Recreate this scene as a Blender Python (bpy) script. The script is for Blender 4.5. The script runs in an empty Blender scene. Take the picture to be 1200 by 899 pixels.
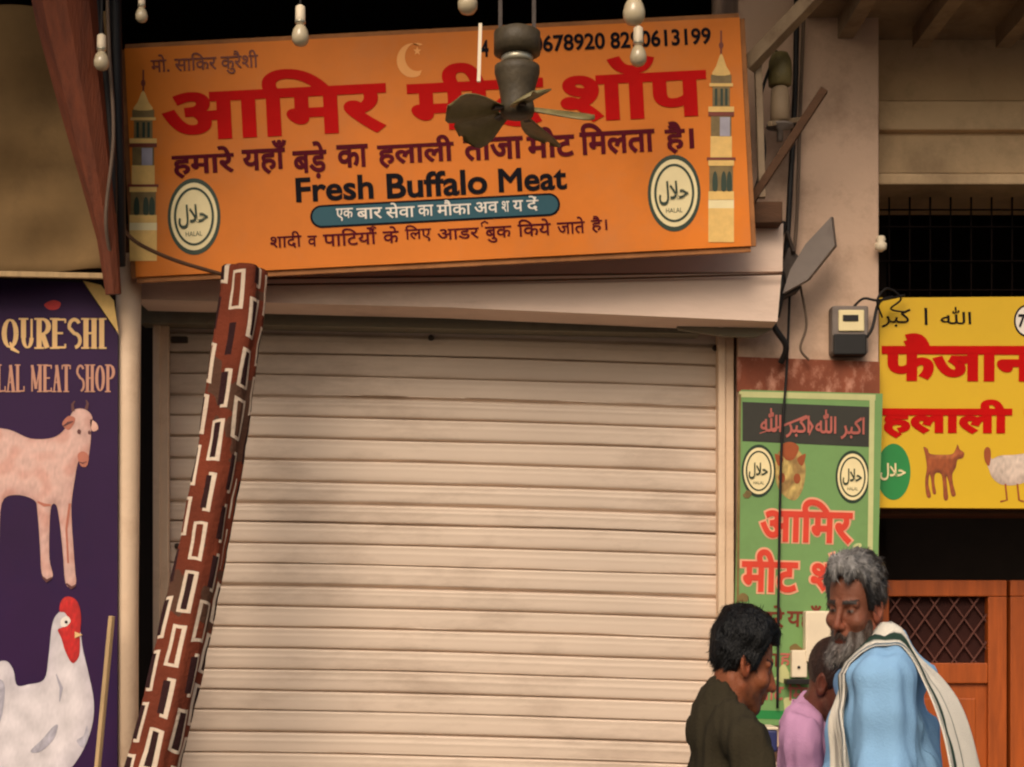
import bpy, bmesh, math, random
import numpy as np
from mathutils import Vector, Matrix, noise as mnoise

random.seed(7)
PI = math.pi
SC = bpy.context.scene
COL = SC.collection
CAMZ, HORIZ, FPX = 1.5, 750.0, 1800.0

# ------------------------------------------------------------------ camera, light, exposure
cd = bpy.data.cameras.new("camera")
cd.sensor_width = 36.0
cd.lens = 54.0
cd.shift_y = (HORIZ - 449.5) / 1200.0
cd.clip_start = 0.05
cd.clip_end = 2000
cam = bpy.data.objects.new("camera", cd)
COL.objects.link(cam)
cam.location = (0, 0, CAMZ)
cam.rotation_euler = (PI / 2, 0, 0)
SC.camera = cam

SUN_EL, SUN_AZ = math.radians(40), math.radians(196)    # azimuth: direction the light comes from, clockwise from +Y
w = bpy.data.worlds.new("World")
SC.world = w
w.use_nodes = True
nt = w.node_tree
sky = nt.nodes.new("ShaderNodeTexSky")
sky.sky_type = 'NISHITA'
sky.sun_disc = False
sky.sun_elevation = SUN_EL
sky.sun_rotation = SUN_AZ
sky.dust_density = 6.0
sky.air_density = 1.2
sky.ozone_density = 0.4
nt.links.new(sky.outputs[0], nt.nodes['Background'].inputs[0])
nt.nodes['Background'].inputs[1].default_value = 0.10
sd = bpy.data.lights.new("sun", 'SUN')
sd.energy = 1.35
sd.angle = math.radians(28)
sd.color = (1.0, 0.87, 0.72)
sun = bpy.data.objects.new("sun", sd)
COL.objects.link(sun)
ldir = Vector((math.sin(SUN_AZ) * math.cos(SUN_EL), math.cos(SUN_AZ) * math.cos(SUN_EL), math.sin(SUN_EL)))
sun.rotation_euler = ldir.to_track_quat('Z', 'Y').to_euler()
SC.view_settings.view_transform = 'Standard'
SC.view_settings.look = 'None'
SC.view_settings.exposure = 0.24
SC.view_settings.gamma = 1
try:
    SC.cycles.filter_width = 2.2
except Exception:
    pass

# ------------------------------------------------------------------ helpers
def lin(c):
    return tuple(((v / 255) / 12.92 if v / 255 <= 0.04045 else ((v / 255 + 0.055) / 1.055) ** 2.4) for v in c)

def P(px, py, Y):
    """world point seen at photograph pixel (px, py) at depth Y"""
    return Vector(((px - 600) * Y / FPX, Y, CAMZ + (HORIZ - py) * Y / FPX))

def mat(name, rgb, rough=0.75, var=0.18, scale=3.0, bump=0.15, bscale=45.0, dirt=None, metallic=0.0,
        stretch=(1, 1, 1), attr=None, spec=0.35, dirt_scale=2.0, dirt_amt=0.5):
    m = bpy.data.materials.new(name)
    m.use_nodes = True
    N, L = m.node_tree.nodes, m.node_tree.links
    b = N['Principled BSDF']
    b.inputs['Roughness'].default_value = rough
    b.inputs['Metallic'].default_value = metallic
    b.inputs['Specular IOR Level'].default_value = spec
    tc = N.new('ShaderNodeTexCoord')
    mp = N.new('ShaderNodeMapping')
    mp.inputs['Scale'].default_value = stretch
    L.new(tc.outputs['Object'], mp.inputs['Vector'])
    no = N.new('ShaderNodeTexNoise')
    no.inputs['Scale'].default_value = scale
    no.inputs['Detail'].default_value = 6
    no.inputs['Roughness'].default_value = 0.62
    L.new(mp.outputs[0], no.inputs['Vector'])
    c = lin(rgb)
    mr = N.new('ShaderNodeMapRange')
    mr.inputs[1].default_value, mr.inputs[2].default_value = 0.25, 0.75
    mr.inputs[3].default_value, mr.inputs[4].default_value = 1 - var, 1 + var
    L.new(no.outputs['Fac'], mr.inputs[0])
    mul = N.new('ShaderNodeVectorMath')
    mul.operation = 'SCALE'
    L.new(mr.outputs[0], mul.inputs['Scale'])
    if attr:
        at = N.new('ShaderNodeVertexColor')
        at.layer_name = attr
        L.new(at.outputs['Color'], mul.inputs[0])
    else:
        mul.inputs[0].default_value = c
    out = mul.outputs[0]
    if dirt:
        n2 = N.new('ShaderNodeTexNoise')
        n2.inputs['Scale'].default_value = dirt_scale
        n2.inputs['Detail'].default_value = 9
        n2.inputs['Roughness'].default_value = 0.7
        L.new(mp.outputs[0], n2.inputs['Vector'])
        r2 = N.new('ShaderNodeMapRange')
        r2.inputs[1].default_value, r2.inputs[2].default_value = 0.5, 0.75
        r2.inputs[3].default_value, r2.inputs[4].default_value = 0.0, dirt_amt
        L.new(n2.outputs['Fac'], r2.inputs[0])
        mx = N.new('ShaderNodeMix')
        mx.data_type = 'RGBA'
        L.new(r2.outputs[0], mx.inputs['Factor'])
        L.new(out, mx.inputs['A'])
        mx.inputs['B'].default_value = (*lin(dirt), 1)
        out = mx.outputs['Result']
    L.new(out, b.inputs['Base Color'])
    if bump:
        n3 = N.new('ShaderNodeTexNoise')
        n3.inputs['Scale'].default_value = bscale
        n3.inputs['Detail'].default_value = 4
        L.new(mp.outputs[0], n3.inputs['Vector'])
        bp = N.new('ShaderNodeBump')
        bp.inputs['Strength'].default_value = bump
        bp.inputs['Distance'].default_value = 0.01
        L.new(n3.outputs['Fac'], bp.inputs['Height'])
        L.new(bp.outputs[0], b.inputs['Normal'])
    return m

def tag(o, label, cat, group=None):
    o['label'] = label
    o['category'] = cat
    if group:
        o['group'] = group

def thing(name, label, cat, loc, group=None):
    o = bpy.data.objects.new(name, None)
    o.empty_display_size = 0.1
    COL.objects.link(o)
    o.location = loc
    tag(o, label, cat, group)
    return o

def wloc(o):
    v = Vector((0, 0, 0))
    while o is not None:
        v += o.location
        o = o.parent
    return v

def link(name, me, mats, parent=None, smooth=False, loc=None):
    """mesh given in WORLD coordinates; it is moved into its parent's frame"""
    base = wloc(parent) if parent else Vector(loc or (0, 0, 0))
    me.transform(Matrix.Translation(-base))
    o = bpy.data.objects.new(name, me)
    COL.objects.link(o)
    if parent:
        o.parent = parent
    elif loc is not None:
        o.location = loc
    for m in (mats if isinstance(mats, (list, tuple)) else [mats]):
        me.materials.append(m)
    if smooth:
        me.polygons.foreach_set('use_smooth', [True] * len(me.polygons))
    me.update()
    return o

class MB:
    def __init__(s):
        s.bm = bmesh.new()
    def box(s, c, size, rot=None, bev=0.0):
        r = bmesh.ops.create_cube(s.bm, size=1)
        vs = r['verts']
        bmesh.ops.scale(s.bm, vec=size, verts=vs)
        if bev:
            es = list({e for v in vs for e in v.link_edges})
            q = bmesh.ops.bevel(s.bm, geom=es, offset=bev, segments=2, affect='EDGES', profile=0.5)
            vs = list({v for f in q['faces'] for v in f.verts} | {v for v in vs if v.is_valid})
        M = Matrix.Translation(c)
        if rot is not None:
            M = M @ rot.to_4x4()
        bmesh.ops.transform(s.bm, matrix=M, verts=vs)
        return s
    def pbox(s, x0, y0, x1, y1, Y, depth, bev=0.0, f=1.0):
        """box whose FRONT face spans pixels x0..x1, y0..y1 at depth Y and which goes `depth` back"""
        a, b = P(x0, y0, Y), P(x1, y1, Y)
        c = (a + b) / 2 + Vector((0, depth / 2, 0))
        return s.box(c, (abs(b.x - a.x), depth, abs(b.z - a.z)), bev=bev)
    def prism(s, pts, depth):
        """front polygon (world points) extruded by the vector/length depth along +Y"""
        d = depth if isinstance(depth, Vector) else Vector((0, depth, 0))
        f = [s.bm.verts.new(p) for p in pts]
        k = [s.bm.verts.new(p + d) for p in pts]
        n = len(pts)
        s.bm.faces.new(f)
        s.bm.faces.new(k[::-1])
        for i in range(n):
            j = (i + 1) % n
            s.bm.faces.new((f[j], f[i], k[i], k[j]))
        return s
    def tube(s, path, r, seg=10, caps=True, flat=None):
        n = len(path)
        path = [Vector(p) for p in path]
        rs = r if isinstance(r, (list, tuple)) else [r] * n
        rings = []
        up = Vector((0.13, 0.31, 0.94))
        for i in range(n):
            t = (path[min(i + 1, n - 1)] - path[max(i - 1, 0)]).normalized()
            a = t.cross(up)
            if a.length < 1e-3:
                a = t.cross(Vector((1, 0, 0)))
            a.normalize()
            b = a.cross(t)
            up = b
            rings.append([s.bm.verts.new(path[i] + (a * math.cos(2 * PI * k / seg) + b * math.sin(2 * PI * k / seg)) * rs[i]) for k in range(seg)])
        for i in range(n - 1):
            for k in range(seg):
                j = (k + 1) % seg
                s.bm.faces.new((rings[i][k], rings[i][j], rings[i + 1][j], rings[i + 1][k]))
        if caps:
            s.bm.faces.new(rings[0][::-1])
            s.bm.faces.new(rings[-1])
        return s
    def bar(s, a, b, wx, wy, bev=0.0):
        a, b = Vector(a), Vector(b)
        d = b - a
        s.box((a + b) / 2, (wx, wy, d.length), rot=d.to_track_quat('Z', 'Y').to_matrix(), bev=bev)
        return s
    def lathe(s, c, prof, seg=24, axis=None):
        """prof: (radius, height) pairs round the vertical through c"""
        R = (axis or Vector((0, 0, 1))).to_track_quat('Z', 'Y').to_matrix()
        rings = []
        for (r, h) in prof:
            rings.append([s.bm.verts.new(Vector(c) + R @ Vector((r * math.cos(2 * PI * k / seg), r * math.sin(2 * PI * k / seg), h))) for k in range(seg)])
        for i in range(len(prof) - 1):
            for k in range(seg):
                j = (k + 1) % seg
                s.bm.faces.new((rings[i][k], rings[i][j], rings[i + 1][j], rings[i + 1][k]))
        s.bm.faces.new(rings[0][::-1])
        s.bm.faces.new(rings[-1])
        return s
    def build(s, name, m, parent=None, smooth=False, loc=None):
        bmesh.ops.recalc_face_normals(s.bm, faces=s.bm.faces)
        me = bpy.data.meshes.new(name)
        s.bm.to_mesh(me)
        s.bm.free()
        o = link(name, me, m, parent, smooth, loc)
        return o

def smooth_path(pts, n=8):
    pts = [Vector(p) for p in pts]
    out = []
    for i in range(len(pts) - 1):
        p0, p1, p2, p3 = pts[max(i - 1, 0)], pts[i], pts[i + 1], pts[min(i + 2, len(pts) - 1)]
        for k in range(n):
            t = k / n
            out.append(0.5 * ((2 * p1) + (p2 - p0) * t + (2 * p0 - 5 * p1 + 4 * p2 - p3) * t * t + (3 * p1 - p0 - 3 * p2 + p3) * t ** 3))
    out.append(pts[-1])
    return out

def cat(pts, n=6):
    m = len(pts)
    out = []
    for i in range(m):
        p0, p1, p2, p3 = [np.array(pts[(i + d) % m], float) for d in (-1, 0, 1, 2)]
        for k in range(n):
            t = k / n
            out.append(tuple(0.5 * (2 * p1 + (p2 - p0) * t + (2 * p0 - 5 * p1 + 4 * p2 - p3) * t * t + (3 * p1 - p0 - 3 * p2 + p3) * t ** 3)))
    return out

# ------------------------------------------------------------------ flat print on signs
_tcache = {}
def text_geo(s, bold):
    """vertices (n,3) and faces of a line of text, size 1, stroke grown by `bold`"""
    key = (s, bold)
    if key in _tcache:
        return _tcache[key]
    c = bpy.data.curves.new("text", 'FONT')
    c.body = s
    c.resolution_u = 4
    if bold:
        c.bevel_depth = bold
        c.bevel_resolution = 1
    o = bpy.data.objects.new("text", c)
    COL.objects.link(o)
    dg = bpy.context.evaluated_depsgraph_get()
    me = bpy.data.meshes.new_from_object(o.evaluated_get(dg))
    v = np.empty(len(me.vertices) * 3)
    me.vertices.foreach_get('co', v)
    v = v.reshape(-1, 3)
    f = [tuple(p.vertices) for p in me.polygons]
    lab = np.arange(len(v))                     # letters that touch get heights a hair apart
    ch = True
    while ch:
        ch = False
        for q in f:
            m_ = min(lab[list(q)])
            if any(lab[i] != m_ for i in q):
                lab[list(q)] = m_
                ch = True
    rank = {k: i for i, k in enumerate(sorted(set(lab)))}
    zo = np.array([rank[k] for k in lab], float)
    lo_, hi_ = v[:, 2].min(), v[:, 2].max()
    v[:, 2] = ((v[:, 2] - lo_) / max(hi_ - lo_, 1e-6) if bold else 0) + zo * .35
    bpy.data.objects.remove(o)
    bpy.data.curves.remove(c)
    bpy.data.meshes.remove(me)
    _tcache[key] = (v, f)
    return v, f

class Sign:
    """a flat board: pixel positions on the board are turned into points of its plane"""
    def __init__(s, cx, cy, Y, roll_deg, n_off=0.0):
        s.c = (cx, cy)
        s.Y = Y
        a = math.radians(roll_deg)
        s.o = P(cx, cy, Y)
        s.ux = Vector((math.cos(a), 0, math.sin(a)))
        s.uz = Vector((-math.sin(a), 0, math.cos(a)))
        s.k = Y / FPX
        s.a = a
        s.new()
    def new(s):
        s.v, s.f, s.mi, s.mats = [], [], [], []
        s.col = {}
    def loc(s, px, py):
        dx, dy = (px - s.c[0]) * s.k, -(py - s.c[1]) * s.k
        return (dx * math.cos(s.a) + dy * math.sin(s.a), -dx * math.sin(s.a) + dy * math.cos(s.a))
    def pt(s, u, v, h):
        return s.o + s.ux * u + s.uz * v - Vector((0, h, 0))
    def board(s, w_px, h_px, depth):
        a, b = w_px * s.k / 2, h_px * s.k / 2
        return [s.pt(-a, -b, 0), s.pt(a, -b, 0), s.pt(a, b, 0), s.pt(-a, b, 0)]
    def _m(s, m):
        if m not in s.mats:
            s.mats.append(m)
        return s.mats.index(m)
    def poly(s, pts, m, layer=1):
        i0 = len(s.v)
        for p in pts:
            u, v = s.loc(*p)
            s.v.append(s.pt(u, v, 0.0012 * layer))
        s.f.append(tuple(range(i0, i0 + len(pts)))[::-1])
        s.mi.append(s._m(m))
    def ell(s, cx, cy, rx, ry, m, layer=1, n=40):
        s.poly([(cx + rx * math.cos(2 * PI * i / n), cy + ry * math.sin(2 * PI * i / n)) for i in range(n)], m, layer)
    def ring(s, cx, cy, rx, ry, wd, m, layer=1, n=48):
        i0 = len(s.v)
        for i in range(n):
            a = 2 * PI * i / n
            for q in (0, wd):
                u, v = s.loc(cx + (rx - q) * math.cos(a), cy + (ry - q) * math.sin(a))
                s.v.append(s.pt(u, v, 0.0012 * layer))
        k = s._m(m)
        for i in range(n):
            j = (i + 1) % n
            s.f.append((i0 + 2 * i, i0 + 2 * i + 1, i0 + 2 * j + 1, i0 + 2 * j))
            s.mi.append(k)
    def text(s, txt, cx, cy, w_px, h_px, m, bold=0.0, layer=2, arc=0.0):
        v, f = text_geo(txt, bold)
        lo, hi = v.min(0), v.max(0)
        sz = np.maximum(hi - lo, 1e-6)
        U, V = s.loc(cx, cy)
        i0 = len(s.v)
        W, H = w_px * s.k, h_px * s.k
        for p in v:
            q = (p - lo) / sz
            q[2] = p[2]
            s.v.append(s.pt(U + (q[0] - .5) * W, V + (q[1] - .5) * H, 0.0012 * layer + 0.00009 * q[2]))
        k = s._m(m)
        for fc in f:
            s.f.append(tuple(i + i0 for i in fc))
            s.mi.append(k)
    def stroke(s, pts, wd, m, layer=2):
        """ribbon of width wd px along pts"""
        k = s._m(m)
        i0 = len(s.v)
        n = len(pts)
        for i in range(n):
            a, b = np.array(pts[max(i - 1, 0)], float), np.array(pts[min(i + 1, n - 1)], float)
            t = (b - a) / (np.linalg.norm(b - a) + 1e-9)
            nn = np.array((-t[1], t[0]))
            ww = wd[i] if isinstance(wd, (list, tuple)) else wd
            for sg in (-.5, .5):
                q = np.array(pts[i], float) + nn * ww * sg
                u, v = s.loc(*q)
                s.v.append(s.pt(u, v, 0.0012 * layer))
        for i in range(n - 1):
            s.f.append((i0 + 2 * i, i0 + 2 * i + 1, i0 + 2 * i + 3, i0 + 2 * i + 2))
            s.mi.append(k)
    def picture(s, pts, base, dark, light=None, layer=1, step=2.2, soft=9.0, patch=None, seed=0.0, grain=.12):
        """a printed photograph of an animal: outline filled with a fine mesh that carries the print's tones"""
        from mathutils.geometry import delaunay_2d_cdt
        P2 = np.array(pts, float)
        n = len(P2)
        lo, hi = P2.min(0), P2.max(0)
        gx, gy = np.meshgrid(np.arange(lo[0], hi[0], step), np.arange(lo[1], hi[1], step))
        g = np.stack([gx.ravel(), gy.ravel()], 1)
        def dist(q):
            a, b_ = P2, np.roll(P2, -1, 0)
            d = b_ - a
            t = np.clip(((q[:, None] - a) * d).sum(2) / ((d * d).sum(1) + 1e-9), 0, 1)
            return np.sqrt((((a + t[..., None] * d) - q[:, None]) ** 2).sum(2)).min(1)
        ins = np.zeros(len(g), bool)
        for i in range(n):
            a, b_ = P2[i], P2[(i + 1) % n]
            c = (a[1] > g[:, 1]) != (b_[1] > g[:, 1])
            with np.errstate(all='ignore'):
                xx = (b_[0] - a[0]) * (g[:, 1] - a[1]) / (b_[1] - a[1]) + a[0]
            ins ^= c & (g[:, 0] < xx)
        g = g[ins]
        g = g[dist(g) > step * .5]
        allp = [Vector(q) for q in P2] + [Vector(q) for q in g]
        vo, _, fo, _, _, _ = delaunay_2d_cdt(allp, [(i, (i + 1) % n) for i in range(n)], [], 1, 1e-4)
        V2 = np.array([tuple(q) for q in vo])
        d = dist(V2)
        e = .8
        h = lambda q: np.sqrt(np.clip(dist(q), 0, soft) / soft)
        gxv = h(V2 + (e, 0)) - h(V2 - (e, 0)); gyv = h(V2 + (0, e)) - h(V2 - (0, e))
        lit = np.clip(.62 + 1.1 * (gyv * .8 + gxv * .35) + .25 * (h(V2) - .5), 0, 1.15)
        i0 = len(s.v)
        base, dark, light = (np.array(lin(c)) for c in (base, dark, light or base))
        for k, q in enumerate(V2):
            u, v = s.loc(*q)
            n1 = mnoise.noise(Vector((q[0] * .05 + seed, q[1] * .05, seed)))
            n2 = mnoise.noise(Vector((q[0] * .35, q[1] * .16 + seed, 3)))
            c = dark + (base - dark) * min(1, lit[k] / .75) + (light - base) * max(0, lit[k] - .75) * 2.2
            if patch is not None:
                m_ = min(1, max(0, n1 * 2.6 + .1)) * patch[1]
                c = c * (1 - m_) + np.array(lin(patch[0])) * m_ * (.5 + .6 * lit[k])
            c = c * (1 + grain * 1.4 * n2 + .25 * n1)
            s.col[len(s.v)] = np.clip(c, .003, 1)
            s.v.append(s.pt(u, v, 0.0012 * layer))
        kk = s._m(M['photo_print'])
        for f in fo:
            s.f.append(tuple(i + i0 for i in f))
            s.mi.append(kk)
    def build(s, name, parent):
        me = bpy.data.meshes.new(name)
        me.from_pydata([tuple(p) for p in s.v], [], s.f)
        if s.col:
            ca = me.color_attributes.new('Col', 'FLOAT_COLOR', 'POINT')
            c4 = np.ones((len(s.v), 4), np.float32)
            for i, c in s.col.items():
                c4[i, :3] = c
            ca.data.foreach_set('color', c4.ravel())
        for p, k in zip(me.polygons, s.mi):
            p.material_index = k
        o = link(name, me, s.mats, parent)
        s.new()
        return o

# ------------------------------------------------------------------ materials
M = {}
M['cream_wall'] = mat('cream plaster', (206, 174, 150), 0.9, 0.12, 2.2, 0.35, 30, dirt=(116, 88, 66), dirt_scale=2.2, dirt_amt=0.8)
M['lintel'] = mat('cream painted lintel', (220, 194, 176), 0.85, 0.08, 3, 0.2, 26, dirt=(128, 100, 78), dirt_scale=2.4, dirt_amt=0.5, stretch=(.6, 1, 1.6))
M['beige_wall'] = mat('beige plaster', (206, 176, 138), 0.9, 0.12, 2.5, 0.3, 30, dirt=(100, 78, 58), dirt_scale=2, dirt_amt=0.6)
M['dark_room'] = mat('near black wall', (38, 29, 24), 0.95, 0.3, 3, 0.2, 20)  # wall colour kept near black, so unlit recesses get their shade from it
M['concrete'] = mat('grey brown concrete', (112, 96, 80), 0.92, 0.2, 3, 0.4, 30)
M['street'] = mat('dusty asphalt', (74, 68, 62), 0.95, 0.2, 2, 0.5, 60)
M['shutter'] = mat('cream painted steel slats', (214, 193, 174), 0.55, 0.09, 2.0, 0.06, 30, dirt=(120, 92, 70), dirt_scale=2.3, dirt_amt=0.6, stretch=(.4, 1, 1.4))
M['rail'] = mat('cream painted steel rail', (224, 194, 164), 0.55, 0.1, 5, 0.08, 40, dirt=(150, 112, 82), dirt_scale=5, dirt_amt=0.5)
M['hood'] = mat('grey green sheet metal', (128, 122, 104), 0.5, 0.15, 4, 0.1, 30, dirt=(80, 60, 45), dirt_scale=4, dirt_amt=0.6)
M['tarp'] = mat('tan dusty tarpaulin', (122, 95, 60), 0.9, 0.28, 2.5, 0.5, 9, dirt=(74, 55, 34), dirt_scale=1.7, dirt_amt=0.7)
M['wood_red'] = mat('old red brown timber', (104, 50, 26), 0.75, 0.4, 5, 0.4, 30, stretch=(6, 6, .5), dirt=(60, 30, 16), dirt_scale=3, dirt_amt=0.7)
M['wood_door'] = mat('varnished orange brown wood', (160, 76, 24), 0.45, 0.25, 5, 0.12, 40, stretch=(7, 7, .6), dirt=(80, 32, 12), dirt_scale=2, dirt_amt=0.5)
M['wood_pale'] = mat('pale bare wood', (176, 146, 106), 0.8, 0.2, 6, 0.2, 40, stretch=(8, 8, .6))
M['wood_dark'] = mat('dark brown wood', (84, 56, 36), 0.8, 0.3, 6, 0.3, 40, stretch=(1, 6, 6))
M['iron'] = mat('dull dark iron', (62, 52, 46), 0.6, 0.25, 12, 0.2, 60, metallic=0.3)
M['iron_pale'] = mat('dusty painted angle iron', (150, 128, 102), 0.65, 0.2, 8, 0.2, 60, dirt=(92, 62, 42), dirt_scale=6, dirt_amt=0.7)
M['grey_metal'] = mat('dull grey sheet', (120, 108, 100), 0.6, 0.15, 6, 0.1, 40, dirt=(70, 55, 46), dirt_scale=5, dirt_amt=0.5)
M['black_rubber'] = mat('black cable sheath', (24, 20, 19), 0.6, 0.2, 10, 0.0)
M['grey_cable'] = mat('dusty grey cable', (96, 78, 64), 0.7, 0.2, 10, 0.0)
M['white_plastic'] = mat('yellowed white plastic', (226, 208, 180), 0.4, 0.08, 8, 0.0)
M['black_plastic'] = mat('black plastic', (22, 18, 16), 0.45, 0.2, 10, 0.05)
M['fan_metal'] = mat('dusty olive fan enamel', (118, 106, 66), 0.5, 0.3, 14, 0.15, 80, dirt=(50, 42, 30), dirt_scale=8, dirt_amt=0.7)
M['fan_dark'] = mat('dark greasy fan motor', (70, 60, 44), 0.55, 0.35, 20, 0.2, 80)
M['pewter'] = mat('pale metal band', (190, 182, 160), 0.35, 0.1, 20, 0.0, metallic=0.6)
M['bulb'] = mat('milky bulb glass', (186, 170, 140), 0.2, 0.06, 10, 0.0, spec=0.6)
M['orange'] = mat('orange sign print', (212, 116, 24), 0.55, 0.18, 1.6, 0.35, 4, dirt=(196, 120, 62), dirt_scale=2.6, dirt_amt=0.6, spec=0.25)
M['rust_edge'] = mat('worn sign edge', (150, 98, 56), 0.8, 0.3, 12, 0.2, 60)
M['red'] = mat('red print', (186, 6, 4), 0.7, 0.16, 5, 0.0, spec=.12)
M['maroon'] = mat('maroon print', (84, 8, 26), 0.7, 0.2, 8, 0.0, spec=.12)
M['ink'] = mat('blue black print', (14, 11, 20), 0.7, 0.2, 8, 0.0, spec=.12)
M['brown_ink'] = mat('brown print', (112, 44, 22), 0.5, 0.2, 10, 0.0)
M['teal'] = mat('teal print', (24, 78, 92), 0.6, 0.1, 4, 0.0)
M['cream_print'] = mat('cream print', (232, 214, 164), 0.5, 0.1, 6, 0.0)
M['white_print'] = mat('white print', (226, 216, 204), 0.5, 0.06, 6, 0.0)
M['gold_print'] = mat('golden print', (232, 176, 74), 0.5, 0.1, 6, 0.0)
M['gold_soft'] = mat('soft gold on orange print', (232, 156, 74), 0.5, 0.06, 6, 0.0)
M['dkgreen'] = mat('dark green print', (32, 52, 34), 0.5, 0.15, 6, 0.0)
M['stone_green'] = mat('grey green print', (120, 98, 54), 0.5, 0.35, 22, 0.0)
M['stone_pale'] = mat('pale stone print', (224, 182, 104), 0.5, 0.14, 22, 0.0)
M['purple'] = mat('deep purple banner', (46, 15, 60), 0.55, 0.25, 1.2, 0.03, 20, dirt=(16, 10, 64), dirt_scale=.9, dirt_amt=0.8, spec=0.2)
M['banner_gold'] = mat('tan gold print', (226, 182, 122), 0.5, 0.12, 8, 0.0)
M['banner_gold_dim'] = mat('dim copper print', (192, 136, 112), 0.5, 0.12, 8, 0.0)
M['cow'] = mat('pink white hide print', (216, 168, 150), 0.5, 0.16, 9, 0.0, dirt=(170, 92, 66), dirt_scale=7, dirt_amt=0.75)
M['cow_shade'] = mat('brown pink hide print', (176, 104, 84), 0.5, 0.2, 12, 0.0)
M['cow_dark'] = mat('dark hide print', (92, 48, 48), 0.5, 0.2, 12, 0.0)
M['hen'] = mat('white feather print', (214, 206, 206), 0.5, 0.1, 7, 0.0, dirt=(170, 166, 186), dirt_scale=5, dirt_amt=0.5)
M['hen_grey'] = mat('grey feather print', (158, 152, 164), 0.5, 0.2, 14, 0.0)
M['hen_red'] = mat('red comb print', (184, 24, 24), 0.5, 0.2, 16, 0.0)
M['yellow'] = mat('yellow sign print', (212, 170, 24), 0.5, 0.08, 2, 0.03, 20, dirt=(190, 140, 30), dirt_scale=2, dirt_amt=0.5)
M['green_round'] = mat('green print', (36, 128, 62), 0.5, 0.1, 6, 0.0)
M['goat'] = mat('brown goat print', (150, 72, 30), 0.5, 0.25, 14, 0.0)
M['hen_pale'] = mat('pale pink hen print', (206, 186, 164), 0.5, 0.14, 14, 0.0)
M['poster_green'] = mat('weathered green poster', (112, 150, 88), 0.6, 0.2, 3, 0.08, 22, dirt=(88, 112, 62), dirt_scale=3, dirt_amt=0.6)
M['poster_edge'] = mat('pale poster edge', (190, 190, 132), 0.6, 0.16, 6, 0.0)
M['poster_black'] = mat('charcoal print', (46, 44, 36), 0.5, 0.2, 8, 0.0)
M['dull_red'] = mat('faded pink red print', (180, 96, 84), 0.5, 0.2, 14, 0.0)
M['poster_red'] = mat('faded red print', (210, 62, 40), 0.5, 0.12, 8, 0.0)
M['pink_glow'] = mat('pale pink outline print', (226, 160, 126), 0.5, 0.1, 8, 0.0)
M['brown_board'] = mat('rust brown board', (126, 66, 44), 0.8, 0.3, 8, 0.2, 40, dirt=(206, 150, 126), dirt_scale=15, dirt_amt=1.0, stretch=(1.3, 1, .8))
M['photo_print'] = mat('printed photograph', (200, 200, 200), .5, .06, 14, 0.0, attr='Col')
M['lattice'] = mat('dark painted lattice wood', (92, 52, 42), .7, .2, 8, .1, 40)
M['backing'] = mat('dark red brown cloth', (46, 16, 10), .95, .3, 5, .2, 40)
M['grille'] = mat('black rusty bars', (20, 13, 11), .9, .4, 12, .1, 60, spec=.05)
M['blue_plastic'] = mat('navy plastic', (44, 48, 92), 0.4, 0.1, 6, 0.0)

# ------------------------------------------------------------------ ground
def structure(o):
    o['kind'] = 'structure'
    return o
structure(MB().box((0, 0, -0.05), (400, 400, 0.1)).build('street', M['street']))
structure(MB().box((0, 6.35, 0.124), (9, 2.3, 0.24), bev=0.01).build('pavement', M['concrete']))

# ------------------------------------------------------------------ the meat shop's front
shop = thing('shop_building', 'cream plastered shop front round the rolled down shutter with dark loft above', 'building', (0, 6.0, 0.24))
b = MB()
p = P(865, 0, 6.0); q = P(1030, 0, 6.0)
b.box(((p.x + q.x) / 2, 6.4, 2.37), (q.x - p.x, 0.8, 4.26), bev=0.006)
b.build('pilaster', M['cream_wall'], shop)
b = MB()                                    # upper beam the sign leans on
b.prism([P(160, 327, 5.78), P(917, 318, 5.78), P(918, 262, 5.78), P(160, 262, 5.78)], 0.5)
b.build('beam', M['lintel'], shop)
b = MB()                                    # lower, slightly sloping fascia over the shutter
b.prism([P(159, 351, 5.74), P(520, 360, 5.74), P(911, 377, 5.74), P(916, 320, 5.74), P(159, 329.5, 5.74)], 0.2)
b.build('fascia', M['lintel'], shop)
# dark loft behind and above the sign
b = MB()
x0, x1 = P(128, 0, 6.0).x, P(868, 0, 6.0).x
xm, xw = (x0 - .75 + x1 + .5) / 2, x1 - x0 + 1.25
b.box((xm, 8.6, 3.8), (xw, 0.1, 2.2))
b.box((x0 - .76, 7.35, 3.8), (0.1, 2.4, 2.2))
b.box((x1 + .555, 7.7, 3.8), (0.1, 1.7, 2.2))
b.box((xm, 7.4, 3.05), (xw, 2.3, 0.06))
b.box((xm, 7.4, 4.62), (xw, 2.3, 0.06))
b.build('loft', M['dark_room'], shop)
b = MB()
b.box((-0.35, 5.25, 4.55), (4.1, 1.7, 0.12))
for x in (-2.2, -1.5, -0.8, -0.1, 0.6, 1.3):
    b.box((x, 5.25, 4.44), (0.07, 1.68, 0.1))
b.box((-2.1, 4.95, 4.3), (1.7, 1.9, 0.05))  # extra unseen board, added to shade the upper left
b.build('canopy_roof', M['wood_dark'], shop)
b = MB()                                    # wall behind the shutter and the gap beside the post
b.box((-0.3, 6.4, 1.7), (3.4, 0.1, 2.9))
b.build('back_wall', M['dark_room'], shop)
b = MB()                                    # round white post
b.tube([P(151, 300, 5.66), P(150, 500, 5.66), P(148, 700, 5.66), Vector((P(147, 0, 5.66).x, 5.66, 0.2))], [.046, .044, .044, .046], 20)
b.build('post', M['rail'], shop, smooth=True)
b = MB()
b.pbox(128, 262, 163, 301, 5.62, .1, .004)
b.build('post_cap', M['wood_dark'], shop)
b = MB()                                    # right hand end block on the beam
b.pbox(873, 236, 917, 261, 5.7, .28, .004)
b.build('shelf_block', M['wood_dark'], shop)

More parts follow.
